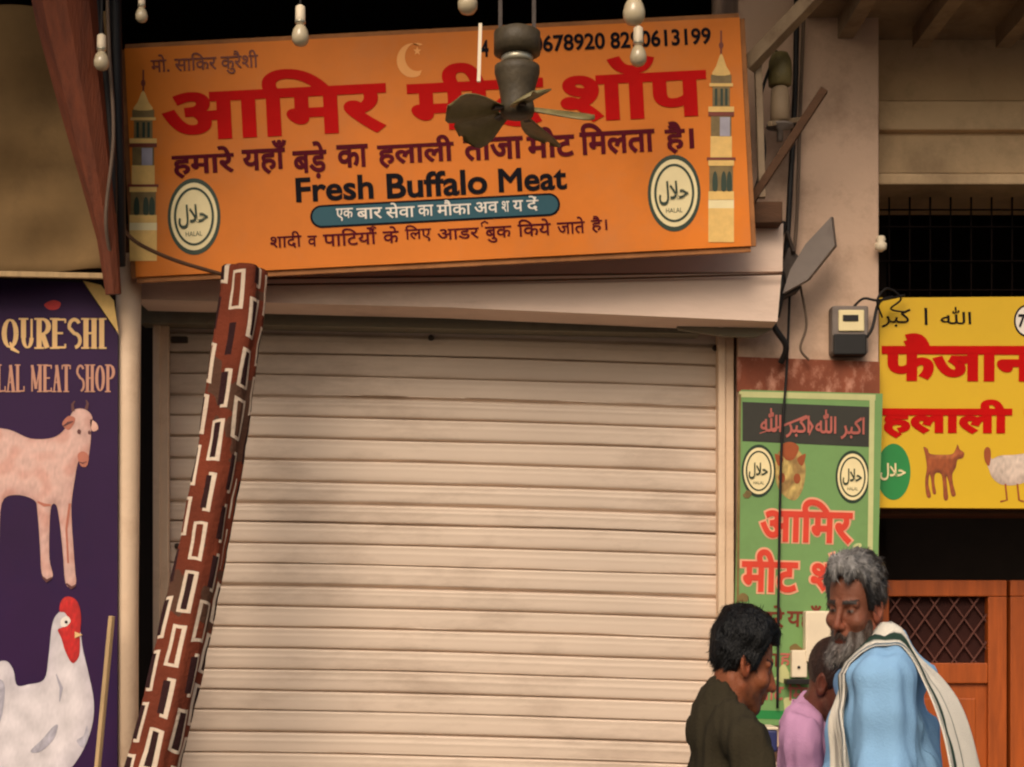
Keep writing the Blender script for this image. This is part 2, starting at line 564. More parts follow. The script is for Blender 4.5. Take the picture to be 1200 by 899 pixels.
# ------------------------------------------------------------------ roller shutter
sh = thing('roller_shutter', 'wide cream roller shutter pulled down over the shop front', 'shutter', (P(520, 0, 6.1).x, 6.1, 0.24))
YS = 6.1
xl, xr = P(186, 0, YS).x, P(852, 0, YS).x
top = P(0, 366, YS).z
pitch = 0.0835
prof = []
z = top
n = 0
rs = random.Random(4)
while z > 0.2:
    j = rs.uniform(-.0025, .0025)
    o = rs.uniform(-.003, .003)
    # convex slat with a rolled lip and a groove under it
    gw = rs.choice((.7, .9, 1.0, 1.2, 1.5, 1.9))
    rd = rs.uniform(.0, .0022)
    for (dz, dy) in ((0, 0.004), (.002 * gw, 0.020), (.004 * gw, 0.024), (.0062 * gw, 0.018), (.0075 * gw, 0.001), (.002 + .0085 * gw, -.004), (.006 + .0085 * gw, -.0055), (.011 + .0085 * gw, -.0035), (.034, -.0034), (.0385, -.0036 - rd), (.043, -.0032), (.055, -.0028), (.068, -.0018), (.076, -.0006), (.0805, .0012)):
        prof.append((z - dz + j, YS + dy + o * .7))
    z -= pitch
    n += 1
nx = 60
me = bpy.data.meshes.new('curtain')
vs, fs = [], []
for i, (zz, yy) in enumerate(prof):
    for k in range(nx + 1):
        x = xl + (xr - xl) * k / nx
        t = k / nx
        wob = mnoise.noise(Vector((x * .9, zz * 1.1, 0))) * .010 + mnoise.noise(Vector((x * 3, zz * .7, 5))) * .004 + mnoise.noise(Vector((x * 5, (i // 15) * 3.3, 9))) * .003
        sag = .012 - .056 * t ** 1.5
        row = mnoise.noise(Vector((x * 1.3, (i // 15) * 7.7, 2))) * .0035
        vs.append((x, yy + wob, zz + sag + row))
for i in range(len(prof) - 1):
    for k in range(nx):
        a = i * (nx + 1) + k
        fs.append((a, a + 1, a + nx + 2, a + nx + 1))
me.from_pydata(vs, [], fs)
link('curtain', me, M['shutter'], sh, smooth=True)
for (a, c) in ((179, 197), (842, 860)):
    b = MB()
    b.pbox(a, 372, a + (c - a) * .45, 1300, 6.02, .14, .003)
    b.pbox(a + (c - a) * .45 - .5, 374, c, 1300, 6.035, .03, .003)
    b.build('guide_rail', M['rail'], sh)
b = MB()                                    # grey box lip in the shade under the fascia
b.prism([P(163, 378, 5.98), P(820, 391, 5.98), P(820, 372, 5.98), P(163, 352, 5.98)], .1)
b.build('box_cover', M['hood'], sh)
b = MB()
pa = [P(790, 376, 5.9), P(845, 384, 5.88), P(908, 377, 5.86), P(905, 386, 5.86), P(885, 395, 5.87), P(850, 394, 5.88), P(795, 386, 5.9)]
b.prism(pa, .02)
b.build('bent_lip', M['hood'], sh)
b = MB()
b.pbox(200, 394, 219, 401, 6.07, .02, .002)
b.build('catch', M['iron'], sh)
for (px_, py_) in ((505, 396), (208, 640), (838, 408)):
    b = MB()
    b.lathe(P(px_, py_, 6.085) + Vector((0, 0, 0)), [(.012, 0), (.012, .006), (.006, .012)], 12, Vector((0, -1, 0)))
    b.build('rivet', M['iron'], sh, smooth=True)

# ------------------------------------------------------------------ left: tarpaulin, timber, cables, banner
tp = MB()
n_u, n_v = 30, 24
me = bpy.data.meshes.new('tarpaulin')
vs, fs = [], []
for i in range(n_v + 1):
    for k in range(n_u + 1):
        u, v = k / n_u, i / n_v
        pt = P(-160 + 300 * u, 12 + 308 * v + 3 * math.sin(u * 5), 5.45)
        pt.y += .05 * math.sin(u * 9 + v * 2) * (1 - .5 * v) + mnoise.noise(Vector((u * 4, v * 5, 1))) * .05
        vs.append(pt)
for i in range(n_v):
    for k in range(n_u):
        a = i * (n_u + 1) + k
        fs.append((a, a + 1, a + n_u + 2, a + n_u + 1))
me.from_pydata([tuple(v) for v in vs], [], fs)
o = link('tarpaulin', me, M['tarp'], None, True, loc=P(-10, 320, 5.45))
md = o.modifiers.new('thickness', 'SOLIDIFY'); md.thickness = 0.006
tag(o, 'dusty tan tarpaulin sheet hanging above the purple banner', 'tarpaulin')
b = MB()
b.bar(P(-160, 318, 5.4), P(134, 324, 5.4), .016, .02, .003)
o = b.build('wooden_batten', M['wood_pale'], None, loc=P(-10, 321, 5.4))
tag(o, 'thin pale batten running along the top of the purple banner', 'batten')

b = MB()
ring = []
path = [(66, -60, .112), (80, 30, .1), (95, 110, .082), (112, 200, .058), (126, 280, .035), (133, 345, .026)]
b.tube([P(x, y, 5.05 + .0004 * y) for x, y, r in path], [r for _, _, r in path], 8)
o = b.build('timber_post', M['wood_red'], None, loc=P(133, 345, 5.19))
tag(o, 'tapered reddish brown timber leaning down beside the dark cables, upper left', 'timber')

def cable(pts, r, label, m=None, group='cables on the shop front', name='cable', nn=8):
    b = MB()
    b.tube(smooth_path(pts, nn), r, 8)
    o = b.build(name, m or M['black_rubber'], None, True, loc=Vector(pts[-1]))
    tag(o, label, 'cable', group)
    return o
cable([P(110, -40, 5.1), P(116, 40, 5.1), P(126, 120, 5.12), P(131, 220, 5.15), P(128, 330, 5.2)], .018, 'thick black cable hanging right beside the leaning timber')
cable([P(134, -40, 5.2), P(136, 90, 5.2), P(139, 200, 5.2), P(140, 312, 5.3)], .022, 'thick black cable running down the left edge of the orange sign')
cable([P(124, -40, 5.08), P(128, 60, 5.08), P(133, 160, 5.08), P(124, 260, 5.1), P(136, 325, 5.2)], .006, 'thin grey wire beside the timber, left of the orange sign', M['grey_cable'])
cable([P(140, 262, 5.4), P(160, 284, 5.42), P(205, 305, 5.45), P(262, 322, 5.5)], .007, 'thin brown cord tied from the left post to the patterned roll', M['wood_dark'])
cable([P(305, 334, 5.71), P(500, 331, 5.715), P(700, 327, 5.715), P(917, 321, 5.71)], .004, 'thin dark wire stretched along the lintel under the orange sign', M['wood_dark'])

ban = thing('banner', 'deep purple hanging banner with a cow and a white hen, left edge', 'banner', P(70, 1000, 5.6))
S = Sign(40, 600, 5.6, 0)
b = MB()
b.prism([P(x, y, 5.6) for x, y in ((-120, 1180), (137, 1180), (138, 392), (97, 331), (-120, 322))], .012)
b.build('sheet', M['purple'], ban)
b = MB()
b.prism([P(97, 329, 5.585), P(139, 391, 5.585), P(133, 352, 5.585), P(118, 334, 5.585)], .006)
b.build('folded_corner', M['stone_pale'], ban)

def serif(S, txt, x0, x1, y0, y1, m, layer=2, wt=.29):
    """condensed serif capitals from strokes (thick stems, thin bars, small feet)"""
    G = {'Q': 'O', }
    widths = {'I': .45, 'M': 1.25, 'Q': 1.1, 'O': 1.05, ' ': .45}
    tot = sum(widths.get(c, .9) for c in txt)
    ux = (x1 - x0) / tot
    x = x0
    H = y1 - y0
    for c in txt:
        wd = widths.get(c, .9) * ux
        a, bb = x + .08 * wd, x + .92 * wd
        T, t = wt * ux, .075 * ux + .5
        def stem(xx, ya=0., yb=1.):
            S.stroke([(xx, y0 + ya * H), (xx, y0 + yb * H)], T, m, layer)
            for yy in (ya, yb):
                if yy in (0., 1.):
                    S.stroke([(xx - T * .95, y0 + yy * H), (xx + T * .95, y0 + yy * H)], t, m, layer + .1)
        def bar_(xa, xb, yy, serif_=True):
            S.stroke([(xa, y0 + yy * H), (xb, y0 + yy * H)], t * 1.2, m, layer + .2)
        def bowl(cx, cy, rx, ry, a0, a1, w0, w1):
            pts, ws = [], []
            for i in range(17):
                q = a0 + (a1 - a0) * i / 16
                pts.append((cx + rx * math.cos(q), y0 + (cy + ry * math.sin(q)) * H))
                ws.append(w0 + (w1 - w0) * abs(math.cos(q)))
            S.stroke(pts, ws, m, layer + .3)
        L, R, C = a + T * .5, bb - T * .5, (a + bb) / 2
        if c in 'OQ':
            bowl(C, .5, (bb - a) / 2 - T * .4, .47, 0, 2 * PI, t, T)
            if c == 'Q':
                S.stroke([(C, y0 + .8 * H), (C + .1 * wd, y0 + 1.02 * H), (bb + .05 * wd, y0 + 1.16 * H)], [t, T * .8, t], m, layer + .4)
        elif c == 'U':
            stem(L, 0., .65); S.stroke([(R, y0), (R, y0 + .65 * H)], t * 1.3, m, layer)
            bowl(C, .65, (R - L) / 2, .33, 0, PI, t, T * .8)
        elif c in 'RP':
            stem(L); bowl(L + .2 * wd, .26, .4 * wd, .25, -PI / 2, PI / 2, t, T)
            S.stroke([(L, y0 + .015 * H), (L + .22 * wd, y0 + .015 * H)], t * 1.2, m, layer + .5); bar_(L, L + .22 * wd, .51)
            if c == 'R':
                S.stroke([(L + .2 * wd, y0 + .5 * H), (R, y0 + H)], T, m, layer + .6)
        elif c == 'E':
            stem(L); bar_(L, bb, .02); bar_(L, bb - .15 * wd, .49); bar_(L, bb, .98)
            for yy in (.07, .93):
                S.stroke([(bb, y0 + (yy - .07) * H), (bb, y0 + (yy + .07) * H)], t, m, layer + .5)
        elif c == 'S':
            pts = []
            for i in range(25):
                q = i / 24
                if q < .5:
                    an = -.15 * PI - q * 2 * 1.35 * PI * .74
                    pts.append((C + .33 * wd * math.cos(an), y0 + (.26 + .24 * math.sin(an)) * H))
                else:
                    an = -PI / 2 + (q - .5) * 2 * 1.3 * PI * .74
                    pts.append((C + .36 * wd * math.cos(an), y0 + (.74 + .24 * math.sin(an)) * H))
            S.stroke(pts, T * .7, m, layer)
        elif c == 'H':
            stem(L); stem(R); bar_(L, R, .49)
        elif c == 'I':
            stem(C)
        elif c == 'A':
            S.stroke([(C - .02 * wd, y0), (R + .04 * wd, y0 + H)], T, m, layer)
            S.stroke([(C, y0), (L - .04 * wd, y0 + H)], t * 1.2, m, layer + .2); bar_(L + .14 * wd, R - .1 * wd, .65)
            for xx in (L - .03 * wd, R + .03 * wd):
                S.stroke([(xx - T * .8, y0 + H), (xx + T * .8, y0 + H)], t, m, layer + .3)
        elif c == 'L':
            stem(L); bar_(L, bb, .98); S.stroke([(bb, y0 + .8 * H), (bb, y0 + H)], t, m, layer + .5)
        elif c == 'M':
            S.stroke([(L, y0), (L, y0 + H)], t * 1.2, m, layer); stem(R)
            S.stroke([(L, y0), (C, y0 + .9 * H)], T * .9, m, layer + .3); S.stroke([(R, y0), (C, y0 + .9 * H)], t * 1.2, m, layer + .4)
        elif c == 'T':
            stem(C); bar_(a, bb, .02)
            for xx in (a, bb):
                S.stroke([(xx, y0), (xx, y0 + .16 * H)], t, m, layer + .5)
        x += wd
serif(S, 'QURESHI', 1, 124, 374, 408, M['banner_gold'])
serif(S, 'HALAL MEAT SHOP', -26, 135, 428, 459, M['banner_gold_dim'])
S.build('lettering', ban)
S.poly(cat([(52, 357), (62, 352), (71, 355), (68, 362), (58, 363)]), M['hen_red'], 1)
S.build('red_mark', ban)
# cow, standing, head turned to the right
S.picture(cat([(-70, 520), (-50, 506), (-10, 502), (12, 504), (36, 514), (62, 513), (76, 503), (80, 492), (88, 480), (100, 480), (108, 488), (107, 500), (106, 520), (102, 545), (97, 546), (92, 541), (88, 560), (84, 588), (84, 610), (86, 640), (88, 668), (89, 684), (80, 688), (76, 678), (74, 650), (70, 612), (66, 592), (60, 594), (58, 620), (58, 655), (62, 674), (56, 680), (49, 672), (47, 640), (44, 600), (40, 586), (18, 580), (2, 590), (-2, 640), (-14, 642), (-18, 600), (-30, 580), (-48, 600), (-56, 640), (-70, 640)], 4), (216, 174, 162), (132, 80, 74), (242, 220, 212), soft=14, patch=((168, 96, 74), .4), seed=2.0)
S.poly(cat([(73, 497), (80, 488), (88, 490), (86, 498), (80, 504)]), M['cow_shade'], 2)
S.poly(cat([(106, 492), (113, 496), (115, 503), (108, 505)]), M['cow'], 1)
S.poly(cat([(91, 534), (97, 529), (104, 534), (102, 546), (95, 546)]), M['cow_shade'], 2)
S.ell(93, 506, 2.2, 2.8, M['cow_dark'], 3)
S.ell(105, 507, 1.6, 2.4, M['cow_dark'], 3)
S.stroke([(86, 482), (85, 474), (88, 470)], [4, 3, 1.5], M['cow_dark'], 2)
S.stroke([(101, 480), (103, 473), (101, 469)], [4, 3, 1.5], M['cow_dark'], 2)
S.stroke([(82, 590), (78, 620), (80, 660)], [3, 2.5, 2], M['cow_shade'], 2)
S.stroke([(44, 588), (52, 592), (60, 592)], [2, 4, 2], M['cow_shade'], 2)
S.stroke([(92, 541), (97, 543), (102, 541)], [.5, 1.6, .5], M['cow_dark'], 3)
S.stroke([(74, 500), (80, 496), (86, 494)], [1, 3, 1], M['cow_dark'], 3)
S.stroke([(50, 676), (55, 681), (61, 677)], [2, 4, 2], M['cow_dark'], 3)
S.stroke([(78, 684), (84, 689), (89, 686)], [2, 4, 2], M['cow_dark'], 3)
S.build('cow_picture', ban)
# hen
S.picture(cat([(72, 716), (80, 718), (88, 724), (94, 738), (97, 760), (104, 790), (110, 822), (108, 850), (98, 878), (80, 905), (60, 925), (20, 930), (-8, 905), (-14, 860), (-12, 800), (-4, 778), (8, 775), (16, 786), (20, 803), (34, 802), (52, 796), (57, 770), (60, 740), (64, 724)], 5), (212, 202, 204), (134, 124, 148), (238, 234, 236), soft=22, seed=5.0, grain=.08)
S.picture(cat([(70, 716), (72, 704), (80, 699), (90, 704), (95, 720), (94, 744), (93, 768), (85, 777), (77, 764), (72, 748), (68, 738), (76, 734), (80, 726), (76, 718)]), (190, 26, 24), (104, 8, 12), (226, 60, 50), layer=2, soft=6, step=1.8, seed=7.0, grain=.3)
S.poly(cat([(72, 726), (79, 722), (83, 728), (78, 734), (72, 734)]), M['white_print'], 3)
S.ell(78, 729, 1.8, 1.8, M['ink'], 4)
S.poly([(88, 740), (97, 744), (88, 748)], M['banner_gold'], 4)
S.picture(cat([(36, 880), (50, 866), (62, 852), (68, 850), (64, 864), (54, 876), (44, 882)]), (172, 166, 176), (150, 144, 158), layer=2, soft=5, grain=.3)
S.picture(cat([(90, 868), (98, 862), (102, 850), (104, 862), (98, 876)]), (172, 166, 176), (150, 144, 158), layer=2, soft=5, grain=.3)
S.picture(cat([(-10, 800), (0, 796), (6, 806), (2, 840), (-6, 850)]), (172, 166, 176), (150, 144, 158), layer=2, soft=5, grain=.3)
S.stroke([(66, 790), (72, 806), (70, 822)], [1, 4, 1], M['hen_grey'], 2)
S.build('hen_picture', ban)
b = MB()
b.bar(P(131, 722, 5.5), P(104, 1010, 5.4), .018, .018, .003)
o = b.build('wooden_stick', M['wood_pale'], None, loc=P(112, 1010, 5.4))
tag(o, 'slim pale wooden stick leaning between the purple banner and the white post', 'stick')

# ------------------------------------------------------------------ orange shop sign
sg = thing('shop_sign', 'big orange sign board with red Hindi lettering tilted above the shutter', 'sign', P(513, 320, 5.6))
S = Sign(513, 172.5, 5.56, 2.9)
b = MB()
b.prism(S.board(722, 268, 0), .035)
b.build('board', M['orange'], sg)
for (u0, v0, u1, v1) in ((-361, -134, 361, -134), (-361, 134, 361, 134), (-361, -134, -361, 134), (361, -134, 361, 134)):
    b = MB()
    k = S.k
    b.bar(S.pt(u0 * k, v0 * k, -.014), S.pt(u1 * k, v1 * k, -.014), .008, .04, .002)
    b.build('frame_edge', M['rust_edge'], sg)
bt = MB()
S.text('मो. सािकर कुरैशी', 240, 75, 126, 27, M['brown_ink'], .012)
S.text('4', 568, 57, 9, 20, M['ink'], .03)
S.text('9820678920', 648, 51, 122, 20, M['ink'], .028)
S.text('8290613199', 774, 45, 118, 20, M['ink'], .028)
S.text('आिमर', 321, 122, 264, 80, M['red'], .034)
S.text('मीट', 557, 112, 160, 78, M['red'], .034)
S.text('शॉप', 742, 103, 172, 76, M['red'], .034)
words = [('हमारे', 238, 73), ('यहाँ', 310, 53), ('बड़े', 363, 40), ('का', 413, 37), ('हलाली', 487, 90), ('ताजा', 578, 70), ('मीट', 645, 56), ('िमलता', 723, 88), ('है।', 796, 34)]
hts = {'हमारे': 36, 'यहाँ': 40, 'बड़े': 44, 'का': 27, 'हलाली': 36, 'ताजा': 27, 'मीट': 36, 'िमलता': 38, 'है।': 38}
for (t_, cx_, w_) in words:
    h_ = hts[t_]
    base = 206 - (cx_ - 205) * .0507
    low = 12 if t_ == 'बड़े' else (4 if t_ in ('हमारे', 'हलाली', 'है।', 'यहाँ') else 1)
    S.text(t_, cx_, base + low - h_ / 2, w_, h_, M['maroon'], .03)
S.text('Fresh', 392, 221, 91, 29, M['ink'], .026)
S.text('Buffalo', 512, 215.5, 118, 30, M['ink'], .026)
S.text('Meat', 624, 210, 80, 28, M['ink'], .026)
def capsule(S, xa, ya, xb, yb, hh, m, layer):
    an = math.atan2(yb - ya, xb - xa)
    pts = []
    for i in range(13):
        q = an + PI / 2 + PI * i / 12
        pts.append((xa + hh * math.cos(q), ya + hh * math.sin(q)))
    for i in range(13):
        q = an - PI / 2 + PI * i / 12
        pts.append((xb + hh * math.cos(q), yb + hh * math.sin(q)))
    S.poly(pts, m, layer)
capsule(S, 377, 254, 643, 240, 13.5, M['ink'], 1)
capsule(S, 377, 254, 643, 240, 11, M['teal'], 2)
x = 392
for t_, w_, h_, dy in (('एक', 24, 15, 0), ('बार', 34, 13, 0), ('सेवा', 38, 18, -2), ('का', 22, 13, 0), ('मौका', 44, 18, -2), ('अव', 32, 13, 0), ('श', 13, 13, 0), ('य', 16, 13, 0), ('दें', 18, 18, -2)):
    S.text(t_, x + w_ / 2, 252.5 - (x + w_ / 2 - 392) * .0507 + dy, w_ - 4, h_, M['white_print'], .012, layer=3)
    x += w_
x = 316
for t_, w_, h_, dy in (('शादी', 44, 20, -3), ('व', 18, 13, 0), ('पािटयों', 70, 20, -3), ('के', 26, 20, -3), ('िलए', 38, 20, -3), ('आडर', 56, 13, 0), ('बुक', 38, 19, 3), ('िकये', 46, 20, -3), ('जाते', 40, 20, -3), ('है।', 26, 20, -3)):
    S.text(t_, x + w_ / 2 - 3, 285.5 - (x + w_ / 2 - 316) * .0507 + dy, w_ - 7, h_, M['maroon'], .014)
    x += w_
for (cx_, cy_) in ((437, 268), (568, 262)):      # the small hook over a letter
    S.stroke([(cx_ - 3, cy_ + 4), (cx_ - 4, cy_), (cx_, cy_ - 2.5), (cx_ + 4, cy_)], 1.8, M['maroon'], 2)
S.build('lettering', sg)
def halal(S, cx, cy, rx, ry, dark, pale, layer=1):
    S.ell(cx, cy, rx, ry, dark, layer)
    S.ell(cx, cy, rx * .88, ry * .88, pale, layer + 1)
    S.ring(cx, cy, rx * .76, ry * .76, rx * .09, dark, layer + 2)
    S.text('ﻝﻼﺣ', cx - rx * .03, cy + ry * .0, rx * 1.12, ry * .62, dark, .02, layer + 2)
    S.text('HALAL', cx, cy + ry * .45, rx * .62, ry * .12, dark, .0, layer + 2)
halal(S, 227.5, 254, 31, 45, M['dkgreen'], M['cream_print'])
S.build('emblem', sg)
halal(S, 790, 226.5, 31, 45, M['dkgreen'], M['cream_print'])
S.build('emblem', sg)
pts = [(483 + 18 * math.cos(a), 71 + 20 * math.sin(a)) for a in [math.radians(-60 - i * 12) for i in range(21)]] + [(489 + 14.5 * math.cos(a), 67 + 16.5 * math.sin(a)) for a in [math.radians(-292 + i * 12) for i in range(20)]]
S.poly(pts, M['gold_soft'], 1)
S.poly([(489 + (5 if i % 2 == 0 else 2.2) * math.sin(i * PI / 5), 60 - (5.5 if i % 2 == 0 else 2.4) * math.cos(i * PI / 5)) for i in range(10)], M['gold_soft'], 1)
S.build('crescent', sg)
def minaret(S, cx, yt, yb, wd, tilt=0):
    H = yb - yt
    def r(fx0, fx1, fy0, fy1, m, layer, taper=1.0):
        a, b_ = yt + fy0 * H, yt + fy1 * H
        S.poly([(cx + fx0 * wd * taper, a), (cx + fx1 * wd * taper, a), (cx + fx1 * wd, b_), (cx + fx0 * wd, b_)], m, layer)
    S.stroke([(cx, yt), (cx, yt + .13 * H)], 2.0, M['brown_ink'], 1)
    S.ell(cx, yt + .07 * H, 2.6, 4, M['brown_ink'], 2)
    S.poly(cat([(cx, yt + .11 * H), (cx + .2 * wd, yt + .17 * H), (cx + .34 * wd, yt + .21 * H), (cx - .34 * wd, yt + .21 * H), (cx - .2 * wd, yt + .17 * H)], 3), M['stone_pale'], 3)
    r(-.4, .4, .21, .25, M['stone_green'], 2); r(-.46, .46, .25, .265, M['stone_pale'], 3)
    r(-.34, .34, .265, .36, M['stone_green'], 2)
    for q in (-.2, .02, .2):
        r(q - .05, q + .05, .275, .355, M['dkgreen'], 3)
    r(-.5, .5, .36, .385, M['stone_pale'], 3)
    r(-.5, .5, .385, .405, M['brown_ink'], 3)
    r(-.4, .4, .405, .5, M['stone_green'], 2); r(-.05, .34, .41, .5, M['hen_grey'], 3)
    r(-.42, .42, .5, .6, M['stone_pale'], 2)
    r(-.56, .56, .6, .614, M['brown_ink'], 3); r(-.5, .5, .614, .64, M['stone_pale'], 3)
    r(-.46, .46, .64, .76, M['stone_green'], 2)
    for q in (-.24, .1, .32):
        S.poly(cat([(cx + (q - .09) * wd, yt + .755 * H), (cx + (q - .09) * wd, yt + .69 * H), (cx + q * wd, yt + .665 * H), (cx + (q + .09) * wd, yt + .69 * H), (cx + (q + .09) * wd, yt + .755 * H)], 3), M['dkgreen'], 3)
    r(-.5, .5, .76, .8, M['stone_pale'], 3); r(-.5, .5, .8, .84, M['cream_print'], 2); r(-.5, .5, .84, 1.0, M['stone_pale'], 2)
minaret(S, 168, 82, 306, 32)
S.build('minaret_picture', sg)
minaret(S, 845, 36, 284, 30)
S.build('minaret_picture', sg)

# ------------------------------------------------------------------ rolled patterned cloth
def pattern_mat():
    m = bpy.data.materials.new('brown cloth with cream rectangles')
    m.use_nodes = True
    N, L = m.node_tree.nodes, m.node_tree.links
    bs = N['Principled BSDF']
    bs.inputs['Roughness'].default_value = .9
    bs.inputs['Specular IOR Level'].default_value = .15
    uv = N.new('ShaderNodeUVMap')
    sep = N.new('ShaderNodeSeparateXYZ')
    L.new(uv.outputs[0], sep.inputs[0])
    def mth(op, a, b=None, c=None):
        n_ = N.new('ShaderNodeMath'); n_.operation = op
        for i, v in enumerate((a, b, c)):
            if v is None: continue
            if isinstance(v, (int, float)): n_.inputs[i].default_value = v
            else: L.new(v, n_.inputs[i])
        return n_.outputs[0]
    u, v = sep.outputs[0], sep.outputs[1]
    col = mth('FLOOR', u)
    fu = mth('FRACT', u)
    par = mth('MULTIPLY', col, .5)
    vv = mth('ADD', v, par)
    fv = mth('FRACT', vv)
    du = mth('ABSOLUTE', mth('SUBTRACT', fu, .5))
    dv = mth('ABSOLUTE', mth('SUBTRACT', fv, .5))
    hsh = mth('FRACT', mth('MULTIPLY', mth('SINE', mth('ADD', mth('MULTIPLY', mth('FLOOR', vv), 12.99), mth('MULTIPLY', col, 78.2))), 437.5))
    outer = mth('MULTIPLY', mth('MULTIPLY', mth("LESS_THAN", du, .36), mth('LESS_THAN', dv, .39)), mth('LESS_THAN', hsh, .9))
    inner = mth('MULTIPLY', mth("LESS_THAN", du, .19), mth('LESS_THAN', dv, .33))
    # every row one long side of the rectangle is missing now and then
    gap = mth('MULTIPLY', mth('GREATER_THAN', hsh, .62), mth('GREATER_THAN', fu, .5))
    line = mth('MULTIPLY', mth('SUBTRACT', outer, inner), mth('SUBTRACT', 1.0, gap))
    darkin = mth('MULTIPLY', inner, mth('GREATER_THAN', hsh, .25))
    no = N.new('ShaderNodeTexNoise'); no.inputs['Scale'].default_value = 8; no.inputs['Detail'].default_value = 6
    tc = N.new('ShaderNodeTexCoord'); L.new(tc.outputs['Object'], no.inputs['Vector'])
    def mix(f, a, b_):
        x_ = N.new('ShaderNodeMix'); x_.data_type = 'RGBA'
        L.new(f, x_.inputs['Factor'])
        for k_, q in (('A', a), ('B', b_)):
            if isinstance(q, tuple): x_.inputs[k_].default_value = (*lin(q), 1)
            else: L.new(q, x_.inputs[k_])
        return x_.outputs['Result']
    no.inputs['Scale'].default_value = 5
    big = N.new('ShaderNodeTexNoise'); big.inputs['Scale'].default_value = 3.2; big.inputs['Detail'].default_value = 3
    L.new(tc.outputs['Object'], big.inputs['Vector'])
    bigf = mth('MULTIPLY', mth('GREATER_THAN', big.outputs['Fac'], .56), .75)
    basec = mix(bigf, mix(no.outputs['Fac'], (62, 30, 22), (132, 62, 40)), (74, 58, 46))
    c1 = mix(darkin, basec, (48, 26, 26))
    cl = mix(no.outputs['Fac'], (176, 152, 132), (224, 206, 184))
    c2 = mix(line, c1, cl)
    L.new(c2, bs.inputs['Base Color'])
    n3 = N.new('ShaderNodeTexNoise'); n3.inputs['Scale'].default_value = 60
    L.new(tc.outputs['Object'], n3.inputs['Vector'])
    bp = N.new('ShaderNodeBump'); bp.inputs['Strength'].default_value = .5; bp.inputs['Distance'].default_value = .01
    L.new(n3.outputs['Fac'], bp.inputs['Height']); L.new(bp.outputs[0], bs.inputs['Normal'])
    return m
roll = thing('rolled_cloth', 'rolled brown cloth with cream rectangles leaning across the shutter', 'rolled cloth', P(92, 1250, 5.1))
ctr = smooth_path([P(288, 314, 5.5), P(281, 380, 5.48), P(270, 450, 5.46), P(258, 530, 5.43), P(244, 610, 5.4), P(226, 700, 5.36), P(204, 800, 5.31), P(181, 899, 5.26), P(150, 1020, 5.2), P(100, 1240, 5.12)], 14)
me = bpy.data.meshes.new('cloth')
vs, fs, uvs = [], [], []
SEG = 48
acc = 0
NC = 6
lens = [0]
for i in range(1, len(ctr)):
    lens.append(lens[-1] + (ctr[i] - ctr[i - 1]).length)
for i, c in enumerate(ctr):
    t = (ctr[min(i + 1, len(ctr) - 1)] - ctr[max(i - 1, 0)]).normalized()
    a = Vector((1, 0, 0)); a = (a - t * a.dot(t)).normalized()
    bb = t.cross(a)
    s_ = lens[i]
    R0 = .061 + .007 * min(1, s_ / 1.8)
    if i == 0: R0 *= .9
    for k in range(SEG + 1):
        th = 2 * PI * k / SEG
        fold = 1 + .05 * math.cos(3 * th + 2.4 + s_ * .8) + .05 * math.cos(7 * th + s_ * 2) - .16 * max(0, math.cos(th - 4.55 - .25 * math.sin(s_ * 2.3))) ** 24 + .08 * mnoise.noise(Vector((math.cos(th) * 2, math.sin(th) * 2, s_ * 5)))
        pinch = 1 - .03 * math.exp(-((s_ % .185) - .09) ** 2 / .0006)
        q_ = th - .45
        r_ = R0 * fold * pinch * 1.06 / (abs(math.cos(q_)) ** 5 + abs(math.sin(q_)) ** 5) ** .2
        vs.append(tuple(c + a * math.cos(th) * r_ * 1.05 + bb * math.sin(th) * r_ * .8))
for i in range(len(ctr) - 1):
    for k in range(SEG):
        q = i * (SEG + 1) + k
        fs.append((q, q + 1, q + SEG + 2, q + SEG + 1))
        for (ii, kk) in ((i, k), (i, k + 1), (i + 1, k + 1), (i + 1, k)):
            uvs.append((kk / SEG * NC + .78 + lens[ii] * .05 + .10 * mnoise.noise(Vector((kk / SEG * 9, lens[ii] * 4, 3))), lens[ii] / .185 + .10 * mnoise.noise(Vector((kk / SEG * 5 if kk < SEG else 0, lens[ii] * 3, 8)))))
fs.append(tuple(range(SEG)))
uvs += [(.5, .02)] * SEG
me.from_pydata(vs, [], fs)
ul = me.uv_layers.new(name='UVMap')
ul.data.foreach_set('uv', [c for q in uvs for c in q])
link('cloth', me, pattern_mat(), roll, smooth=True)
# ------------------------------------------------------------------ right: poster on the pilaster
po = thing('poster', 'tall weathered green poster with red Hindi lettering on the right pilaster', 'poster', P(946, 850, 5.98))
S = Sign(946, 655, 5.965, -1.6)
b = MB()
b.prism(S.board(166, 392, 0), .02)
b.build('panel', M['poster_green'], po)
S.stroke([(866, 462), (1026, 466)], 7, M['poster_edge'], 1)
S.stroke([(1022, 466), (1017, 846)], 6, M['poster_edge'], 1.3)
S.stroke([(867, 462), (863, 846)], 3, M['stone_green'], 1.3)
S.build('border', po)
S.poly([(870, 471), (1021, 477), (1020, 524), (870, 517)], M['poster_black'], 1)
S.text('ﷲ ﺮﺒﻛﺍ ﷲ ﺮﺒﻛﺍ', 952, 497, 122, 34, M['dull_red'], .02)
S.stroke([(890, 508), (915, 500), (945, 488), (952, 500), (948, 510)], [1, 2.5, 3, 3, 1], M['dull_red'], 2)
S.build('dark_strip', po)
for cx_, cy_ in ((889, 552), (999, 559)):
    halal(S, cx_, cy_, 20, 31, M['dkgreen'], M['cream_print'])
    S.build('emblem', po)
S.picture(cat([(912, 530), (924, 524), (938, 530), (944, 548), (941, 572), (932, 586), (920, 582), (911, 570), (908, 548)]), (196, 166, 96), (108, 76, 40), (226, 208, 140), soft=8, step=1.8, seed=6.0, grain=.4, patch=((110, 70, 36), .7))
S.poly(cat([(908, 532), (918, 538), (912, 546)]), M['goat'], 2)
